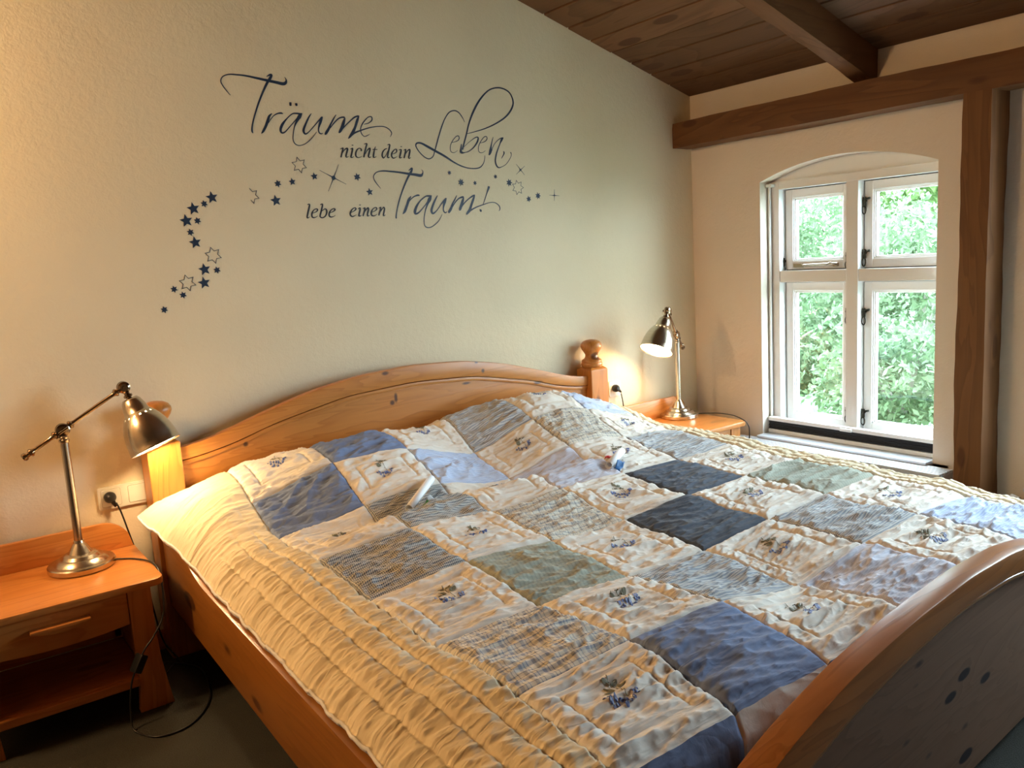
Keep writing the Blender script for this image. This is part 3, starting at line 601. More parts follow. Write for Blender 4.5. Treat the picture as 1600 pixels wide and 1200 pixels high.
# embroidered berry sprays
def motif(cx, cy, s, ang, flip):
    ca, sa = math.cos(ang), math.sin(ang)
    def W(p, q, dz=.0016):
        q *= 1.2
        p *= flip; x = cx + (p * ca - q * sa) * s; y = cy + (p * sa + q * ca) * s; return (x, y, x, y, dz)
    pts = []
    def add(bm, poly):
        vs = [bm.verts.new((x, y, 0)) for (x, y, _, _, _) in poly]
        return vs
    bm = bmesh.new(); leafs = [(-.55, .55, -.12, .45), (-.42, .80, -.05, .52), (.62, .78, .18, .60), (.38, .98, .02, .86), (-.30, 1.05, .0, .92)]; mats = []
    def ell(x0, y0, x1, y1, w, mi):
        n = 10; vs = []
        for k in range(n):
            t = 2 * math.pi * k / n; u = (1 + math.cos(t)) / 2; v = math.sin(t) * w
            dx, dy = x1 - x0, y1 - y0; L = math.hypot(dx, dy); p = x0 + dx * u - dy / L * v; q = y0 + dy * u + dx / L * v
            a = W(p, q); vs.append(bm.verts.new((a[0], a[1], 0)))
        c = W((x0 + x1) / 2, (y0 + y1) / 2); cv = bm.verts.new((c[0], c[1], 1))
        for k in range(n): f = bm.faces.new((vs[k], vs[(k + 1) % n], cv)); f.material_index = mi
    for l in leafs: ell(*l, .085, 0)
    ell(.22, .62, .36, .86, .09, 0)
    st = [(.12, -.1), (.14, .15), (.16, .4), (.06, .62), (-.04, .8), (-.02, 1.0), (.05, 1.25)]
    for a, b in zip(st, st[1:]): ell(a[0], a[1], b[0] + (b[0] - a[0]) * .1, b[1] + (b[1] - a[1]) * .1, .022, 0)
    R = random.Random(int(cx * 1000 + cy * 77))
    for (p, q) in ((-.85, .12), (-.62, .14), (-.66, -.06), (-.42, -.02), (-.46, -.22), (-.62, -.28), (-.2, -.08), (-.02, -.14), (-.15, -.34), (.12, -.25), (.32, -.2), (.45, -.05), (.62, -.02), (.5, .12), (.68, .15)):
        r_ = .085 + R.uniform(-.015, .02); n = 9
        for mi, k_, h in ((1, 1, 1), (2, .5, 2)):
            ox, oy = (0, 0) if mi == 1 else (-.02, .02); vs = [bm.verts.new((*W(p + ox + r_ * k_ * math.cos(t), q + oy + r_ * k_ * math.sin(t))[:2], h - 1)) for t in [2 * math.pi * i / n for i in range(n)]]
            c = W(p + ox, q + oy); cv = bm.verts.new((c[0], c[1], h))
            for i in range(n): f = bm.faces.new((vs[i], vs[(i + 1) % n], cv)); f.material_index = mi
    co = np.array([v.co[:] for v in bm.verts]); zz = quilt_z(co[None, :, 0], co[None, :, 1])[0]
    for v, z in zip(bm.verts, zz): v.co.z = z + .0016 + v.co.z * .0008
    me = bpy.data.meshes.new('berry_embroidery'); bm.to_mesh(me); bm.free()
    for k in ('thread_g', 'thread_b', 'thread_b2'): me.materials.append(M[k])
    o = link('berry_embroidery', me, None, quilt)
for (x, y, c, r) in flowers:
    if (c, r) == (3, 6): x, y = 1.86, 2.50
    motif(x, y, .046 if r < 6 else .040, random.Random(c * 9 + r).uniform(-.25, .15), 1)

# ================================================================ ROLLED LEAFLETS ON THE QUILT
def scroll(p0, p1, r, label, col, tail, seed):
    p0 = Vector(p0); p1 = Vector(p1); ax = (p1 - p0); L = ax.length; ax.normalize(); side = ax.cross(Vector((0, 0, 1))).normalized(); up = side.cross(ax)
    t = thing('rolled_leaflet', tuple(p0), label, 'leaflet', None); c0 = p0 + up * (r + .003)
    prof = []
    for i in range(46):
        a = i / 45 * math.pi * 3.1; q = r * (1 - .012 * i / 3); prof.append((math.sin(a + 2.2) * q, math.cos(a + 2.2) * q))
    bm = bmesh.new(); A = [bm.verts.new(c0 + side * u + up * v) for u, v in prof]; B = [bm.verts.new(c0 + ax * L + side * u + up * v) for u, v in prof]
    for i in range(45): bm.faces.new((A[i], A[i + 1], B[i + 1], B[i]))
    o = fin('paper_roll', bm, M['paper'], t, smooth=True)
    md = o.modifiers.new('thick', 'SOLIDIFY'); md.thickness = .0006
    for nm, mat, u0, u1, a0, a1 in tail:
        bm = bmesh.new(); n = 8
        S = [a0 + (a1 - a0) * i / n for i in range(n + 1)]
        def q_(u, a):
            x = p0 + ax * (L * u) + side * a; return (x.x, x.y, zq(x.x, x.y) + .004 + .002 * math.sin(u * 9 + a * 40))
        GV = [[bm.verts.new(q_(u0 + (u1 - u0) * k / 6, a)) for a in S] for k in range(7)]
        for k in range(6):
            for i in range(n): bm.faces.new((GV[k][i], GV[k][i + 1], GV[k + 1][i + 1], GV[k + 1][i]))
        o = fin(nm, bm, M[mat], t, smooth=True); md = o.modifiers.new('thick', 'SOLIDIFY'); md.thickness = .0006
def on_q(x, y): return (x, y, zq(x, y))
scroll(on_q(1.20, 2.245), on_q(1.37, 2.385), .0140, 'white rolled leaflet with a green print on the left side of the bed', 'green', [('printed_sheet', 'green', .34, .58, .012, .050), ('paper_edge', 'paper', .58, .66, .012, .045)], 1)
scroll(on_q(1.95, 2.125), on_q(2.09, 2.20), .0150, 'white rolled leaflet with red and blue print on the right side of the bed', 'red', [('printed_sheet', 'red', .35, .8, -.035, -.010), ('printed_sheet', 'blueprint', .1, .5, .014, .035)], 2)

# ================================================================ NIGHTSTANDS
def nightstand(ox, oy, zt, label, w=.58, dp=.42):
    """ox: left edge, oy: front edge"""
    t = thing('nightstand', (ox + w / 2, oy + dp / 2, 0), label, 'nightstand'); k = zt / .412
    def z(v): return v * k
    # top with rounded front corners
    rc = .03; P = [(ox, oy + dp), (ox, oy + rc)] + [(ox + rc - rc * math.cos(a), oy + rc - rc * math.sin(a)) for a in (math.pi / 8, math.pi / 4, 3 * math.pi / 8)] + [(ox + rc, oy), (ox + w - rc, oy)] + [(ox + w - rc + rc * math.sin(a), oy + rc - rc * math.cos(a)) for a in (math.pi / 8, math.pi / 4, 3 * math.pi / 8)] + [(ox + w, oy + rc), (ox + w, oy + dp)]
    bm = bmesh.new(); prism(bm, P, 'z', z(.390), zt); fin('top', bm, M['ns_x'], t, bevel=.004, auto=.6)
    r = .09; h = .095; a0 = ox + .004; a1 = ox + w - .004
    XS = np.linspace(a0, a1, 50); ZS = [zt + h - (r - math.sqrt(max(r * r - max(0, x - (a1 - r)) ** 2 - 0, 0))) * (h / r) * .98 - (r - math.sqrt(max(r * r - max(0, (a0 + r) - x) ** 2, 0))) * (h / r) * .98 for x in XS]
    bm = bmesh.new(); band(bm, list(zip(XS.tolist(), [max(q, zt + .001) for q in ZS])), [(x, zt + .0005) for x in XS.tolist()], 'y', oy + dp - .024, oy + dp - .004); fin('backboard', bm, M['ns_x'], t, bevel=.003, auto=.6)
    for s in (0, 1):     # flared front legs and side panels
        def mx(u): return ox + w - u if s else ox + u
        O = [(.040, z(.389)), (.040, z(.25)), (.034, z(.15)), (.022, z(.06)), (.012, 0)]; I = [(.112, 0), (.104, z(.08)), (.104, z(.2)), (.106, z(.389))]
        bm = bmesh.new(); prism(bm, [(mx(u), v) for u, v in O[::-1] + I[::-1]][::1], 'y', oy + .015, oy + .043); fin('leg', bm, M['ns_z'], t, bevel=.002, auto=.6)
        bm = bmesh.new(); prism(bm, [(mx(u), v) for u, v in O[::-1] + I[::-1]], 'y', oy + dp - .052, oy + dp - .025); fin('leg', bm, M['ns_z'], t, bevel=.002, auto=.6)
        xa, xb = sorted((mx(.062), mx(.080))); box('side_panel', xa, xb, oy + .044, oy + dp - .053, z(.09), z(.389), M['ns_y'], t, .002)
    XS = np.linspace(ox + .107, ox + w - .107, 30); mid = ox + w / 2
    bm = bmesh.new(); band(bm, [(x, z(.386)) for x in XS.tolist()], [(x, z(.286) - .012 * (1 - ((x - mid) / (w / 2 - .107)) ** 2)) for x in XS.tolist()], 'y', oy + .020, oy + .038); dr = fin('drawer', bm, M['ns_x'], t, bevel=.003, auto=.6)
    bm = bmesh.new(); XS = np.linspace(mid - .078, mid + .078, 20)
    band(bm, [(x, z(.352)) for x in XS.tolist()], [(x, z(.352) - .008 - .014 * math.cos((x - mid) / .078 * math.pi / 2)) for x in XS.tolist()], 'y', oy - .012, oy + .0205); fin('drawer_handle', bm, M['ns_x'], dr, bevel=.004, auto=.6)
    box('shelf', ox + .082, ox + w - .082, oy + .03, oy + dp - .054, z(.100), z(.116), M['ns_x'], t, .003); box('shelf', ox + .104, ox + w - .104, oy + .008, oy + .03, z(.088), z(.116), M['ns_x'], t, .005)
    box('back_rail', ox + .082, ox + w - .082, oy + dp - .052, oy + dp - .034, z(.117), z(.19), M['ns_x'], t, .002)
    box('back_rail', ox + .082, ox + w - .082, oy + dp - .052, oy + dp - .034, z(.29), z(.388), M['ns_x'], t, .002)
    return t
nightstand(-.055, 2.583, .412, 'honey pine nightstand left of the bed with drawer and open shelf')
nightstand(2.697, 2.548, .442, 'honey pine nightstand right of the bed in the corner by the window', .583)

# ================================================================ BEDSIDE LAMPS
def lamp(base_c, joint_z, head, tail, sdir, label, power, cord, plug, plugdir, swi=None):
    bx_, by_, bz = base_c; t = thing('table_lamp', base_c, label, 'lamp'); J = Vector((bx_, by_, joint_z)); Hd = Vector(head); Tl = Vector(tail)
    bm = bmesh.new(); lathe(bm, [(0, 0), (0, .096), (.004, .099), (.017, .099), (.021, .096), (.022, .080), (.030, .074), (.036, .066), (.037, .058), (.046, .051), (.050, .044), (.051, .036), (.066, .027), (.082, .017), (.090, .015), (.091, 0)], (bx_, by_, bz + .0005), (0, 0, 1), 48)
    fin('base', bm, M['nickel'], t, auto=.30)
    bm = bmesh.new(); lathe(bm, [(0, 0), (0, .0125), (.365 / .365 * (joint_z - bz - .09 - .04), .0125), (joint_z - bz - .128, .015), (joint_z - bz - .122, .0165), (joint_z - bz - .118, .012), (joint_z - bz - .112, .014), (joint_z - bz - .104, .010), (joint_z - bz - .095, .009), (joint_z - bz - .095, 0)], (bx_, by_, bz + .09), (0, 0, 1), 20); fin('pole', bm, M['nickel'], t, auto=.5)
    ad = (Hd - J).normalized(); perp = ad.cross(Vector((0, 0, 1))).normalized()
    if perp.length < .1: perp = Vector((0, 1, 0))
    bm = bmesh.new(); lathe(bm, [(-.014, 0), (-.014, .012), (-.010, .020), (-.004, .021), (-.003, .014), (.003, .014), (.004, .021), (.010, .020), (.014, .012), (.014, 0)], J, perp, 24)
    tube(bm, [J + perp * .014, J + perp * .022], .006, 10); tube(bm, [J + perp * .022 - ad * .016, J + perp * .022 + ad * .016], .0045, 8); tube(bm, [J - ad * .004 - Vector((0, 0, .028)), J - Vector((0, 0, .010))], .008, 10)
    fin('joint', bm, M['dknickel'], t, auto=.6)
    LA = (Hd - J).length; LT = (Tl - J).length
    def arm(o, d, L, end):
        bm = bmesh.new(); pr = [(.012, 0), (.012, .008), (.020, .008), (.024, .013), (.030, .013), (.034, .008), (.040, .0065), (L - .040, .0065), (L - .034, .009), (L - .030, .013), (L - .025, .013), (L - .022, .008), (L - .014, .0085)]
        pr += [(L - .012, .012), (L - .004, .013), (L, .009), (L + .001, 0)] if end else [(L - .008, .006), (L - .008, 0)]
        lathe(bm, pr, o, d, 16); return fin('arm', bm, M['dknickel'], t, auto=.6)
    arm(J, ad, LA, False); arm(J, (Tl - J).normalized(), LT, True)
    bm = bmesh.new(); lathe(bm, [(-.016, 0), (-.016, .012), (-.011, .019), (-.004, .020), (-.003, .013), (.003, .013), (.004, .020), (.011, .019), (.016, .012), (.016, 0)], Hd, perp, 24); tube(bm, [Hd + perp * .016, Hd + perp * .024], .006, 10)
    sd = Vector(sdir).normalized(); tube(bm, [Hd, Hd + sd * .045], .009, 12); lathe(bm, [(.026, .009), (.028, .014), (.034, .014), (.036, .010)], Hd, sd, 16); fin('head_joint', bm, M['dknickel'], t, auto=.6)
    S = Hd + sd * .040
    outer = [(0, .008), (.002, .024), (.010, .030), (.030, .036), (.050, .0395), (.054, .043), (.060, .048), (.066, .0520), (.080, .0605), (.100, .0690), (.125, .0755), (.150, .0790), (.172, .0805), (.176, .083), (.178, .0825), (.177, .0795)]
    inner = [(d_ + .0012, max(r_ - .0018, .0)) for d_, r_ in outer[:-3]]
    bm = bmesh.new(); lathe(bm, outer, S, sd, 48, skip=lambda i, k: i == 6 and k % 3 == 0); sd_o = fin('lamp_shade', bm, M['nickel'], t, auto=.9)
    bm = bmesh.new(); lathe(bm, inner, S, sd, 48, skip=lambda i, k: i == 6 and k % 3 == 0)
    me = bpy.data.meshes.new('shade_lining'); bm.to_mesh(me); bm.free(); link('shade_lining', me, M['shade_in'], sd_o, smooth=True)
    bm = bmesh.new(); lathe(bm, [(.02, 0), (.02, .014), (.062, .014), (.063, 0)], S, sd, 16); fin('lamp_socket', bm, M['plastic'], sd_o, auto=.5)
    bm = bmesh.new(); lathe(bm, [(.063, .010), (.072, .014), (.090, .024), (.108, .028), (.124, .024), (.134, .012), (.137, 0)], S, sd, 20); bu = fin('bulb', bm, M['bulb'], t, smooth=True)
    lt = light('lamp_light', 'POINT', tuple(S + sd * .150), power, (1.0, .70, .38), .022)
    if cord:
        bm = bmesh.new(); tube(bm, smooth_path(cord, 8), .0028, 7); fin('cord', bm, M['black'], t, auto=2)
    if swi:
        a, b = Vector(swi[0]), Vector(swi[1]); m_ = (a + b) / 2; bm = bmesh.new(); x, y, z = frame_to(b - a); Lh = (b - a).length / 2
        abox(bm, -.016, .016, -.012, .012, -Lh, Lh, Matrix((( x.x, y.x, z.x, m_.x), (x.y, y.y, z.y, m_.y), (x.z, y.z, z.z, m_.z), (0, 0, 0, 1)))); fin('inline_switch', bm, M['black'], t, bevel=.004, auto=.6)
    p = Vector(plug); bm = bmesh.new(); lathe(bm, [(0, 0), (0, .018), (.012, .0195), (.022, .017), (.030, .010), (.031, 0)], p, (0, -1, 0), 20)
    q = p + Vector((0, -.020, 0)); pd = Vector(plugdir).normalized(); tube(bm, [q, q + pd * .022, q + pd * .034], [.010, .007, .0045], 10); fin('plug', bm, M['black'], t, auto=.6)
lamp((.345, 2.87, .412), .861, (.534, 2.87, .969), (.228, 2.87, .792), (.066, -.066, -.21), 'lit nickel desk lamp with bent arm on the left nightstand', 4.4,
     [(.44, 2.86, .416), (.49, 2.815, .4155), (.525, 2.73, .415), (.530, 2.66, .385), (.510, 2.585, .30), (.470, 2.562, .245), (.438, 2.553, .215), (.405, 2.54, .168), (.385, 2.535, .12), (.372, 2.52, .04), (.375, 2.49, .004), (.424, 2.414, .004), (.516, 2.42, .004), (.60, 2.53, .004), (.635, 2.70, .004), (.62, 2.80, .004), (.55, 2.886, .004), (.535, 2.80, .004), (.58, 2.86, .004), (.60, 2.84, .004), (.572, 2.95, .05), (.560, 2.985, .15), (.545, 2.990, .30), (.52, 2.985, .42), (.497, 2.975, .53), (.485, 2.975, .572)],
     (.472, 3.008, .588), (.35, 0, -.9), ((.430, 2.549, .205), (.402, 2.539, .160)))
lamp((3.150, 2.88, .442), .867, (3.030, 2.825, 1.003), (3.235, 2.917, .790), (-.112, -.020, -.185), 'lit nickel desk lamp on the right nightstand near the window', 4.2,
     [(3.245, 2.85, .447), (3.262, 2.76, .458), (3.255, 2.67, .466), (3.250, 2.59, .462), (3.262, 2.535, .43), (3.268, 2.53, .36), (3.268, 2.54, .15), (3.272, 2.60, .005), (3.285, 2.80, .005), (3.275, 2.985, .02), (2.95, 2.99, .03), (2.88, 2.99, .30), (2.862, 2.988, .52), (2.845, 2.985, .60)],
     (2.822, 3.008, .628), (.6, 0, -.5))

# ================================================================ SOCKETS
def rrect(x0, x1, z0, z1, r=.008, n=4):
    P = []
    for cx_, cz_, a in ((x1 - r, z0 + r, -90), (x1 - r, z1 - r, 0), (x0 + r, z1 - r, 90), (x0 + r, z0 + r, 180)):
        for k in range(n + 1): t = math.radians(a + 90 * k / n); P.append((cx_ + r * math.cos(t), cz_ + r * math.sin(t)))
    return P
so = thing('wall_socket', (.52, 3.02, .585), 'ivory double socket frame on the wall between left nightstand and bed', 'socket')
bm = bmesh.new(); prism(bm, rrect(.437, .615, .545, .623), 'y', 3.009, 3.0195); fin('socket_frame', bm, M['plastic'], so, bevel=.0025, seg=2, auto=.6)
for x0 in (.447, .532):
    bm = bmesh.new(); prism(bm, rrect(x0, x0 + .060, .555, .613, .005), 'y', 3.0065, 3.010); m_ = fin('cover_plate', bm, M['plastic'], so, bevel=.001, seg=1, auto=.6)
    bm = bmesh.new(); prism(bm, rrect(x0 - .0012, x0 + .0612, .5538, .6142, .006), 'y', 3.0085, 3.0092); fin('joint_line', bm, plain('socket_joint', (.40, .33, .22), .6), so, auto=.6)
so2 = thing('wall_socket', (2.83, 3.02, .63), 'white wall socket right of the bed behind the quilt', 'socket')
bm = bmesh.new(); prism(bm, rrect(2.788, 2.866, .585, .663), 'y', 3.009, 3.0195); fin('socket_frame', bm, M['plastic'], so2, bevel=.0025, seg=2, auto=.6)
LETTERS = {"Traume1":[[1035,1937,6,1023,1951,13,1012,1967,17,1006,1983,17,1015,1999,17,1037,2008,21,1063,2009,25,1097,2008,30,1136,2003,39,1180,1997,48,1211,1993,53,1234,1990,58,1245,1995,49,1248,2005,22,1243,2015,7],[1174,2011,9,1187,2018,31,1194,2018,35,1188,2007,48,1175,1990,44,1153,1952,35,1131,1908,30,1113,1865,26,1103,1836,26,1100,1817,30,1103,1809,13],[1133,1809,6,1141,1817,39,1153,1836,48,1163,1857,49,1170,1872,39,1181,1882,13],[1164,1847,10,1175,1862,13,1188,1875,16,1203,1883,23,1216,1885,30,1223,1883,13],[1298,1889,7,1290,1886,33,1276,1887,27,1260,1885,20,1238,1868,20,1217,1845,46,1208,1826,46,1211,1815,33,1224,1818,23,1247,1840,17,1270,1863,17,1286,1880,27],[1298,1889,10,1287,1877,67,1277,1863,47,1264,1841,20,1256,1815,17,1253,1789,17,1261,1775,17,1278,1771,13,1303,1780,14,1330,1802,14,1349,1823,5],[1256,1926,46,1255,1913,40],[1278,1924,47,1279,1914,40],[1335,1890,10,1323,1875,27,1306,1846,37,1297,1826,44,1303,1814,30,1318,1822,17,1341,1844,17,1361,1864,24,1375,1876,41,1379,1880,14],[1379,1879,14,1370,1863,48,1359,1838,27,1359,1822,24,1367,1817,21,1375,1820,7],[1436,1891,10,1423,1874,24,1409,1853,31,1400,1837,48,1387,1820,48,1382,1814,14],[1401,1834,14,1422,1857,21,1442,1875,21,1459,1882,28,1471,1882,32],[1472,1882,14,1467,1869,49,1457,1846,60,1446,1829,49,1440,1823,14],[1446,1826,14,1469,1850,21,1493,1870,21,1513,1885,29,1531,1891,29],[1533,1892,14,1524,1875,50,1512,1848,50,1500,1828,57,1487,1812,43,1478,1803,14],[1489,1811,18,1507,1825,29,1535,1836,25,1570,1847,22,1606,1854,18,1637,1855,18,1660,1846,19,1671,1831,19,1663,1816,7],[1551,1860,11,1572,1866,18,1587,1878,25,1586,1890,22,1570,1887,18,1547,1865,22,1536,1846,18,1536,1826,18,1548,1814,14,1562,1818,15,1574,1824,5]],"nicht":[[1440,1762,10,1450,1766,21,1452,1764,29,1446,1747,31,1440,1731,25],[1445,1743,10,1457,1759,17,1468,1766,25,1471,1762,34,1465,1746,34,1462,1736,31,1465,1732,17,1473,1736,8],[1494,1780,36,1494,1777,36],[1483,1763,11,1493,1767,21,1491,1758,34,1485,1740,34,1483,1733,27,1489,1732,15,1495,1736,8],[1529,1757,30,1530,1764,26,1522,1768,15,1512,1762,25,1505,1749,32,1505,1737,30,1513,1732,17,1524,1734,11,1530,1738,6],[1544,1784,11,1556,1786,26,1551,1772,32,1543,1750,34,1538,1733,30],[1544,1744,11,1556,1761,19,1567,1769,26,1568,1764,32,1562,1748,34,1559,1738,32,1563,1733,17,1570,1737,9],[1594,1777,6,1589,1767,22,1584,1751,32,1581,1737,32,1585,1734,17,1594,1738,9],[1579,1765,15,1601,1765,13]],"dein":[[1645,1770,11,1635,1767,20,1624,1756,28,1620,1741,33,1626,1733,22,1637,1744,13,1648,1762,15],[1647,1784,11,1658,1786,24,1654,1771,33,1647,1750,33,1644,1738,31,1648,1734,18,1653,1738,9],[1667,1749,11,1683,1755,16,1688,1763,27,1685,1769,18,1676,1765,18,1665,1753,31,1663,1740,31,1670,1733,22,1682,1737,11,1688,1740,7],[1710,1781,36,1710,1778,36],[1697,1765,11,1708,1768,22,1707,1760,34,1701,1743,34,1699,1736,27,1705,1735,16,1710,1739,9],[1720,1765,11,1729,1769,22,1729,1764,31,1724,1748,34,1719,1734,27],[1724,1746,11,1736,1762,18,1746,1769,25,1749,1765,34,1745,1750,34,1741,1737,32,1745,1734,18,1751,1739,7]],"lebe":[[1284,1553,11,1293,1554,24,1290,1541,33,1282,1518,33,1279,1505,28,1284,1504,15,1289,1508,7],[1301,1520,11,1318,1526,15,1324,1533,26,1320,1537,18,1309,1533,18,1300,1521,31,1299,1508,31,1306,1504,22,1317,1507,11,1322,1511,7],[1336,1552,11,1346,1554,24,1341,1536,31,1333,1515,31,1332,1507,26,1340,1503,22,1352,1508,24,1360,1521,31,1360,1533,29,1353,1536,18,1341,1528,11],[1371,1520,11,1388,1526,16,1396,1533,27,1392,1537,18,1381,1533,18,1371,1521,31,1370,1509,31,1378,1505,22,1390,1508,11,1395,1512,7]],"einen":[[1461,1520,11,1477,1527,16,1485,1534,28,1481,1539,18,1470,1534,18,1460,1521,32,1459,1511,32,1467,1505,23,1479,1509,11,1485,1512,7],[1504,1551,35,1504,1548,35],[1493,1534,12,1503,1538,23,1502,1529,35,1496,1512,35,1496,1507,28,1502,1507,16,1506,1510,7],[1515,1535,12,1524,1538,23,1523,1531,33,1517,1516,32,1513,1506,28],[1519,1518,12,1529,1531,19,1538,1538,26,1540,1532,33,1535,1518,33,1533,1508,30,1537,1506,16,1542,1510,7],[1554,1521,12,1569,1526,16,1577,1534,26,1572,1539,19,1560,1534,19,1552,1522,33,1551,1510,33,1559,1506,23,1570,1509,12,1576,1513,7],[1585,1535,12,1594,1539,24,1593,1531,33,1587,1517,33,1583,1507,28],[1589,1518,12,1600,1532,19,1608,1539,26,1611,1533,33,1607,1519,33,1604,1508,31,1608,1506,17,1613,1510,7]],"Leben":[[2027,1890,8,2017,1909,17,2000,1928,22,1979,1935,22,1952,1926,22,1929,1900,22,1911,1868,27,1893,1828,27,1879,1794,27,1867,1764,22,1857,1744,21,1838,1734,21,1816,1741,21,1792,1762,21,1779,1783,26,1784,1795,32,1804,1796,37,1831,1785,48,1870,1767,48,1916,1746,44,1956,1724,33,1991,1709,28,2027,1700,22,2064,1698,23,2093,1704,23,2112,1722,17,2120,1743,11,2121,1754,9],[1955,1804,9,1972,1807,13,1988,1814,18,1994,1824,20,1990,1832,18,1979,1829,15,1962,1814,15,1949,1795,15,1945,1778,13,1948,1766,13,1959,1762,11,1971,1765,9,1981,1772,4],[2033,1842,11,2070,1851,17,2128,1867,23,2187,1890,29,2242,1920,35,2277,1953,41,2292,1987,36,2279,2022,29,2248,2040,29,2206,2043,29,2160,2028,29,2112,1986,40,2074,1934,45,2048,1884,34,2033,1843,34,2017,1803,33,2006,1775,39],[2003,1799,20,1999,1779,36,1998,1767,58,2005,1763,40,2017,1764,18,2037,1769,18,2063,1785,25,2083,1806,36,2091,1822,36,2090,1830,23,2077,1828,20,2051,1813,11,2025,1795,9,2009,1783,9],[2100,1806,9,2118,1810,14,2133,1818,18,2139,1828,18,2134,1835,16,2122,1831,16,2105,1814,16,2092,1794,16,2089,1778,14,2093,1768,14,2103,1765,11,2115,1768,9,2126,1775,5],[2172,1834,9,2166,1820,19,2158,1796,32,2153,1775,69,2148,1763,51,2143,1756,23],[2160,1773,9,2165,1788,16,2177,1805,14,2193,1819,14,2212,1830,19,2227,1833,19],[2227,1833,12,2217,1824,52,2207,1808,26,2193,1782,28,2182,1758,35,2176,1733,35,2180,1714,35,2191,1704,26,2208,1707,14,2233,1719,12,2256,1743,12,2265,1760,12,2263,1770,17,2260,1770,7],[2223,1775,14,2226,1769,31,2223,1761,24,2214,1749,16,2210,1743,7]],"Traum2":[[1602,1613,6,1589,1628,15,1576,1647,18,1575,1663,18,1590,1677,18,1616,1682,26,1648,1681,30,1687,1678,34,1736,1672,46,1765,1669,54,1792,1666,58,1801,1674,31,1803,1683,16,1797,1690,6],[1736,1685,11,1748,1693,31,1753,1693,35,1747,1680,50,1738,1669,46,1721,1643,38,1696,1597,30,1676,1552,27,1665,1517,23,1661,1499,30,1663,1494,19],[1693,1511,11,1704,1523,54,1717,1548,54,1727,1569,54,1738,1582,15],[1721,1553,12,1735,1569,19,1753,1581,23,1770,1586,35,1779,1585,19],[1838,1584,12,1822,1583,35,1807,1581,27,1780,1563,27,1760,1540,50,1751,1519,58,1755,1511,39,1772,1518,27,1800,1543,20,1823,1568,35,1835,1582,24],[1836,1583,16,1826,1570,79,1814,1550,43,1801,1522,24,1792,1489,20,1793,1462,20,1809,1453,20,1833,1459,20,1863,1480,16,1883,1508,6],[1866,1585,16,1851,1564,40,1837,1539,48,1831,1521,52,1838,1511,36,1858,1524,20,1882,1550,24,1899,1566,36,1908,1574,20],[1909,1574,16,1900,1560,60,1891,1535,32,1891,1520,28,1899,1513,24,1908,1518,8],[1962,1585,12,1950,1567,29,1937,1549,37,1929,1531,57,1917,1516,53,1913,1513,12],[1929,1527,16,1949,1553,24,1970,1571,25,1987,1577,37,1997,1578,33],[1997,1578,16,1991,1563,58,1981,1541,66,1973,1526,58,1969,1522,16],[1973,1525,16,1998,1552,25,2022,1570,25,2044,1582,33,2055,1586,21],[2055,1587,17,2047,1570,50,2034,1544,54,2023,1522,62,2010,1509,50,2004,1503,17],[2008,1505,21,2027,1520,33,2056,1533,25,2094,1544,21,2132,1553,17,2161,1552,17,2181,1539,22,2185,1525,22,2179,1516,9],[2133,1623,51,2130,1615,51,2119,1593,25,2108,1570,21,2095,1544,13],[2076,1525,17,2081,1519,55,2081,1514,38]]}
STARS = [(0.7245, 1.2014, 0.013, 6, 'f'), (0.765, 1.2693, 0.0131, 6, 'f'), (0.7927, 1.2472, 0.0132, 6, 'f'), (0.8127, 1.2883, 0.0287, 6, 'o'), (0.8696, 1.2846, 0.0225, 5, 'f'), (0.8761, 1.3317, 0.0224, 5, 'f'), (0.9194, 1.327, 0.0136, 6, 'f'), (0.9118, 1.3795, 0.0294, 6, 'o'), (0.8548, 1.4268, 0.0221, 5, 'f'), (0.8426, 1.4627, 0.0132, 6, 'f'), (0.833, 1.5026, 0.023, 5, 'f'), (0.8711, 1.5018, 0.0133, 6, 'f'), (0.8617, 1.5439, 0.0231, 5, 'f'), (0.9009, 1.56, 0.0133, 6, 'f'), (0.9301, 1.5819, 0.0224, 5, 'f'), (1.0733, 1.5868, 0.0281, 6, 'p'), (1.1767, 1.6306, 0.0144, 6, 'f'), (1.1628, 1.569, 0.0216, 5, 'f'), (1.2333, 1.6378, 0.0146, 5, 'f'), (1.2673, 1.6991, 0.0295, 6, 'o'), (1.3232, 1.6585, 0.015, 5, 'f'), (1.5023, 1.6577, 0.0157, 6, 'f'), (1.5512, 1.5997, 0.016, 5, 'f'), (1.9325, 1.6786, 0.0103, 6, 'f'), (1.9884, 1.6391, 0.0164, 7, 'f'), (2.06, 1.6368, 0.0106, 6, 'f'), (2.1712, 1.6648, 0.0109, 6, 'f'), (2.2447, 1.639, 0.0175, 7, 'f'), (2.2915, 1.6181, 0.0323, 7, 'o'), (2.3498, 1.5669, 0.0147, 6, 'f'), (2.4047, 1.581, 0.0166, 7, 'f')]
SPARKS = [(1.4015, 1.6532, [(1.3463, 1.6814), (1.4529, 1.6292), (1.4279, 1.7042), (1.3752, 1.6024)], 0.0093), (2.3098, 1.6956, [(2.2899, 1.7204), (2.3336, 1.6733), (2.3364, 1.7128), (2.2867, 1.6757)], 0.0043), (2.5018, 1.5834, [(2.5035, 1.6097), (2.5001, 1.5572), (2.4711, 1.5836), (2.5326, 1.5804)], 0.0039)]

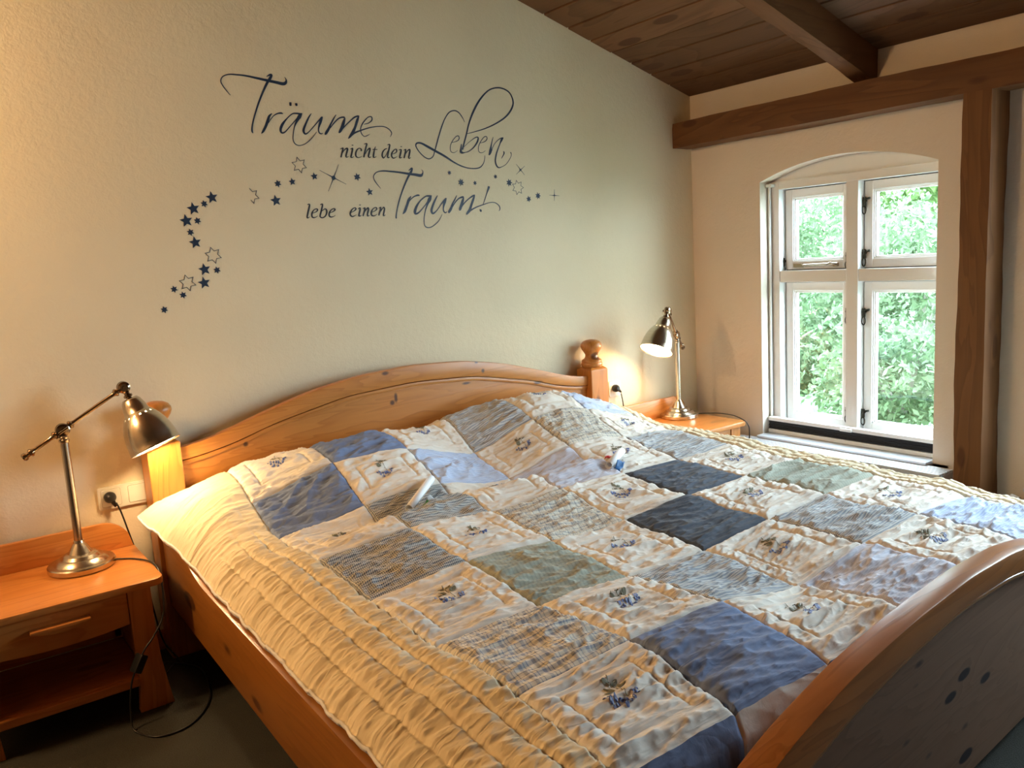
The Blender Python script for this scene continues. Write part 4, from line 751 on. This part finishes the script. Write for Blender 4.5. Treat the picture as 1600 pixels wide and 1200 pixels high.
# ================================================================ WALL LETTERING AND STARS (vinyl, 0.7 mm thick)
def stroke(bm, s):
    P = [(s[i] / 1000, s[i + 1] / 1000, s[i + 2] / 10000) for i in range(0, len(s), 3)]
    if len(P) == 2: P = [P[0], P[1]]
    Q = smooth_path([(a, b, c) for a, b, c in P], 6); L = []; Rr = []
    for i, p in enumerate(Q):
        a = Q[max(i - 1, 0)]; b = Q[min(i + 1, len(Q) - 1)]; dx, dz = b.x - a.x, b.y - a.y; l = math.hypot(dx, dz) or 1; h = max(p.z, .0007)
        if i in (0, len(Q) - 1): h *= .6
        L.append((p.x - dz / l * h, p.y + dx / l * h)); Rr.append((p.x + dz / l * h, p.y - dx / l * h))
    stroke.k += 1; o = (stroke.k % 5) * .00004
    band(bm, L, Rr, 'y', 3.0190 - o, 3.0196)
stroke.k = 0
LAB = {'Traume1': 'large navy script word Träume at the top of the wall quote', 'nicht': 'small dark italic word nicht below Träume', 'dein': 'small dark italic word dein just left of Leben', 'Leben': 'large navy script word Leben with a tall loop and a comma', 'lebe': 'small dark italic word lebe, lowest left word of the wall quote', 'einen': 'small dark italic word einen just left of Traum', 'Traum2': 'large navy script word Traum with exclamation mark, bottom line of the quote'}
for k, S_ in LETTERS.items():
    bm = bmesh.new()
    for s in S_: stroke(bm, s)
    o = fin('wall_lettering', bm, M['vinyl' if k in ('Traume1', 'Leben', 'Traum2') else 'vinyl2']); tag(o, LAB[k], 'lettering', 'words of the quote on the wall')
def star(x, z, r, n, kind):
    bm = bmesh.new(); rot = math.radians(90 + (8 if n == 5 else 12)); inn = .45 if n == 5 else (.55 if n == 6 else .60)
    if kind == 'f' and n > 5: inn = .50
    def pt(i, k=1.0): a = rot + math.pi * i / n; q = r * k * (1 if i % 2 == 0 else inn); return (x + q * math.cos(a), z + q * math.sin(a))
    if kind == 'f': prism(bm, [pt(i) for i in range(2 * n)], 'y', 3.0190, 3.0196)
    else:
        m_ = 2 * n; rng = range(m_ + 1) if kind == 'o' else range(5, 5 + 8); w_ = .0016 / r
        band(bm, [pt(i % m_, 1 + w_) for i in rng], [pt(i % m_, 1 - w_ * 1.3) for i in rng], 'y', 3.0190, 3.0196)
    return fin('star_decal', bm, M['vinyl'])
SL = ['smallest star at the bottom end of the left star trail', 'small six-pointed star left of the lower outlined star', 'small six-pointed star just below the lower outlined star', 'outlined six-pointed star near the bottom of the left star trail', 'solid five-pointed star right of the lower outlined star', 'solid five-pointed star just below the upper outlined star of the left trail', 'small star right of two solid stars under the upper outlined star', 'outlined six-pointed star in the middle of the left star trail', 'solid five-pointed star just above the middle outlined star', 'small star between two large solid stars in the curve of the trail', 'large solid star at the leftmost bend of the star trail', 'small star touching the right of the leftmost large star', 'large solid star second from the top of the left trail', 'small star between the two topmost solid stars of the left trail', 'topmost large solid star of the left star trail',
 'broken outlined star with an open side, under the word Träume', 'small navy star directly above a solid five-pointed star', 'solid five-pointed star right of the broken outlined star', 'small star just below left of the upper outlined star', 'outlined six-pointed star above the dotted trail, left of nicht', 'small star between outlined star and large sparkle', 'small star just right of the large sparkle', 'small star directly left of the word Traum',
 'tiny star right of the top bar of Traum', 'seven-pointed star above the letters um of Traum', 'tiny star just left of the exclamation mark', 'tiny star under the tail of Leben', 'small star touching the outlined star right of Traum', 'outlined seven-pointed star at the right end of the quote', 'small star below right of the rightmost outlined star', 'small star just left of the last thin sparkle']
for (x, z, r, n, k), lb in zip(STARS, SL): tag(star(x, z, r, n, k), lb, 'star', 'star decals on the wall')
for (x, z, e, h), lb in zip(SPARKS, ('large thin four-rayed sparkle with a dark centre left of Traum', 'thin crossed sparkle above the rightmost outlined star', 'last thin sparkle at the far right of the quote')):
    bm = bmesh.new()
    for a, b in ((e[0], e[1]), (e[2], e[3])):
        d = Vector((b[0] - a[0], b[1] - a[1])); l = d.length; nx_, nz_ = -d.y / l, d.x / l; T = [0, .25, .5, .75, 1]; hw = [.0005, .0009, .0022, .0009, .0005]
        band(bm, [(a[0] + d.x * t + nx_ * w_, a[1] + d.y * t + nz_ * w_) for t, w_ in zip(T, hw)], [(a[0] + d.x * t - nx_ * w_, a[1] + d.y * t - nz_ * w_) for t, w_ in zip(T, hw)], 'y', 3.0190, 3.0196)
    P = [(x + h * (1 if i % 2 == 0 else .75) * math.cos(i * math.pi / 8), z + h * (1 if i % 2 == 0 else .75) * math.sin(i * math.pi / 8)) for i in range(16)]; prism(bm, P, 'y', 3.0189, 3.0196)
    tag(fin('sparkle_decal', bm, M['vinyl']), lb, 'star', 'sparkle decals on the wall')
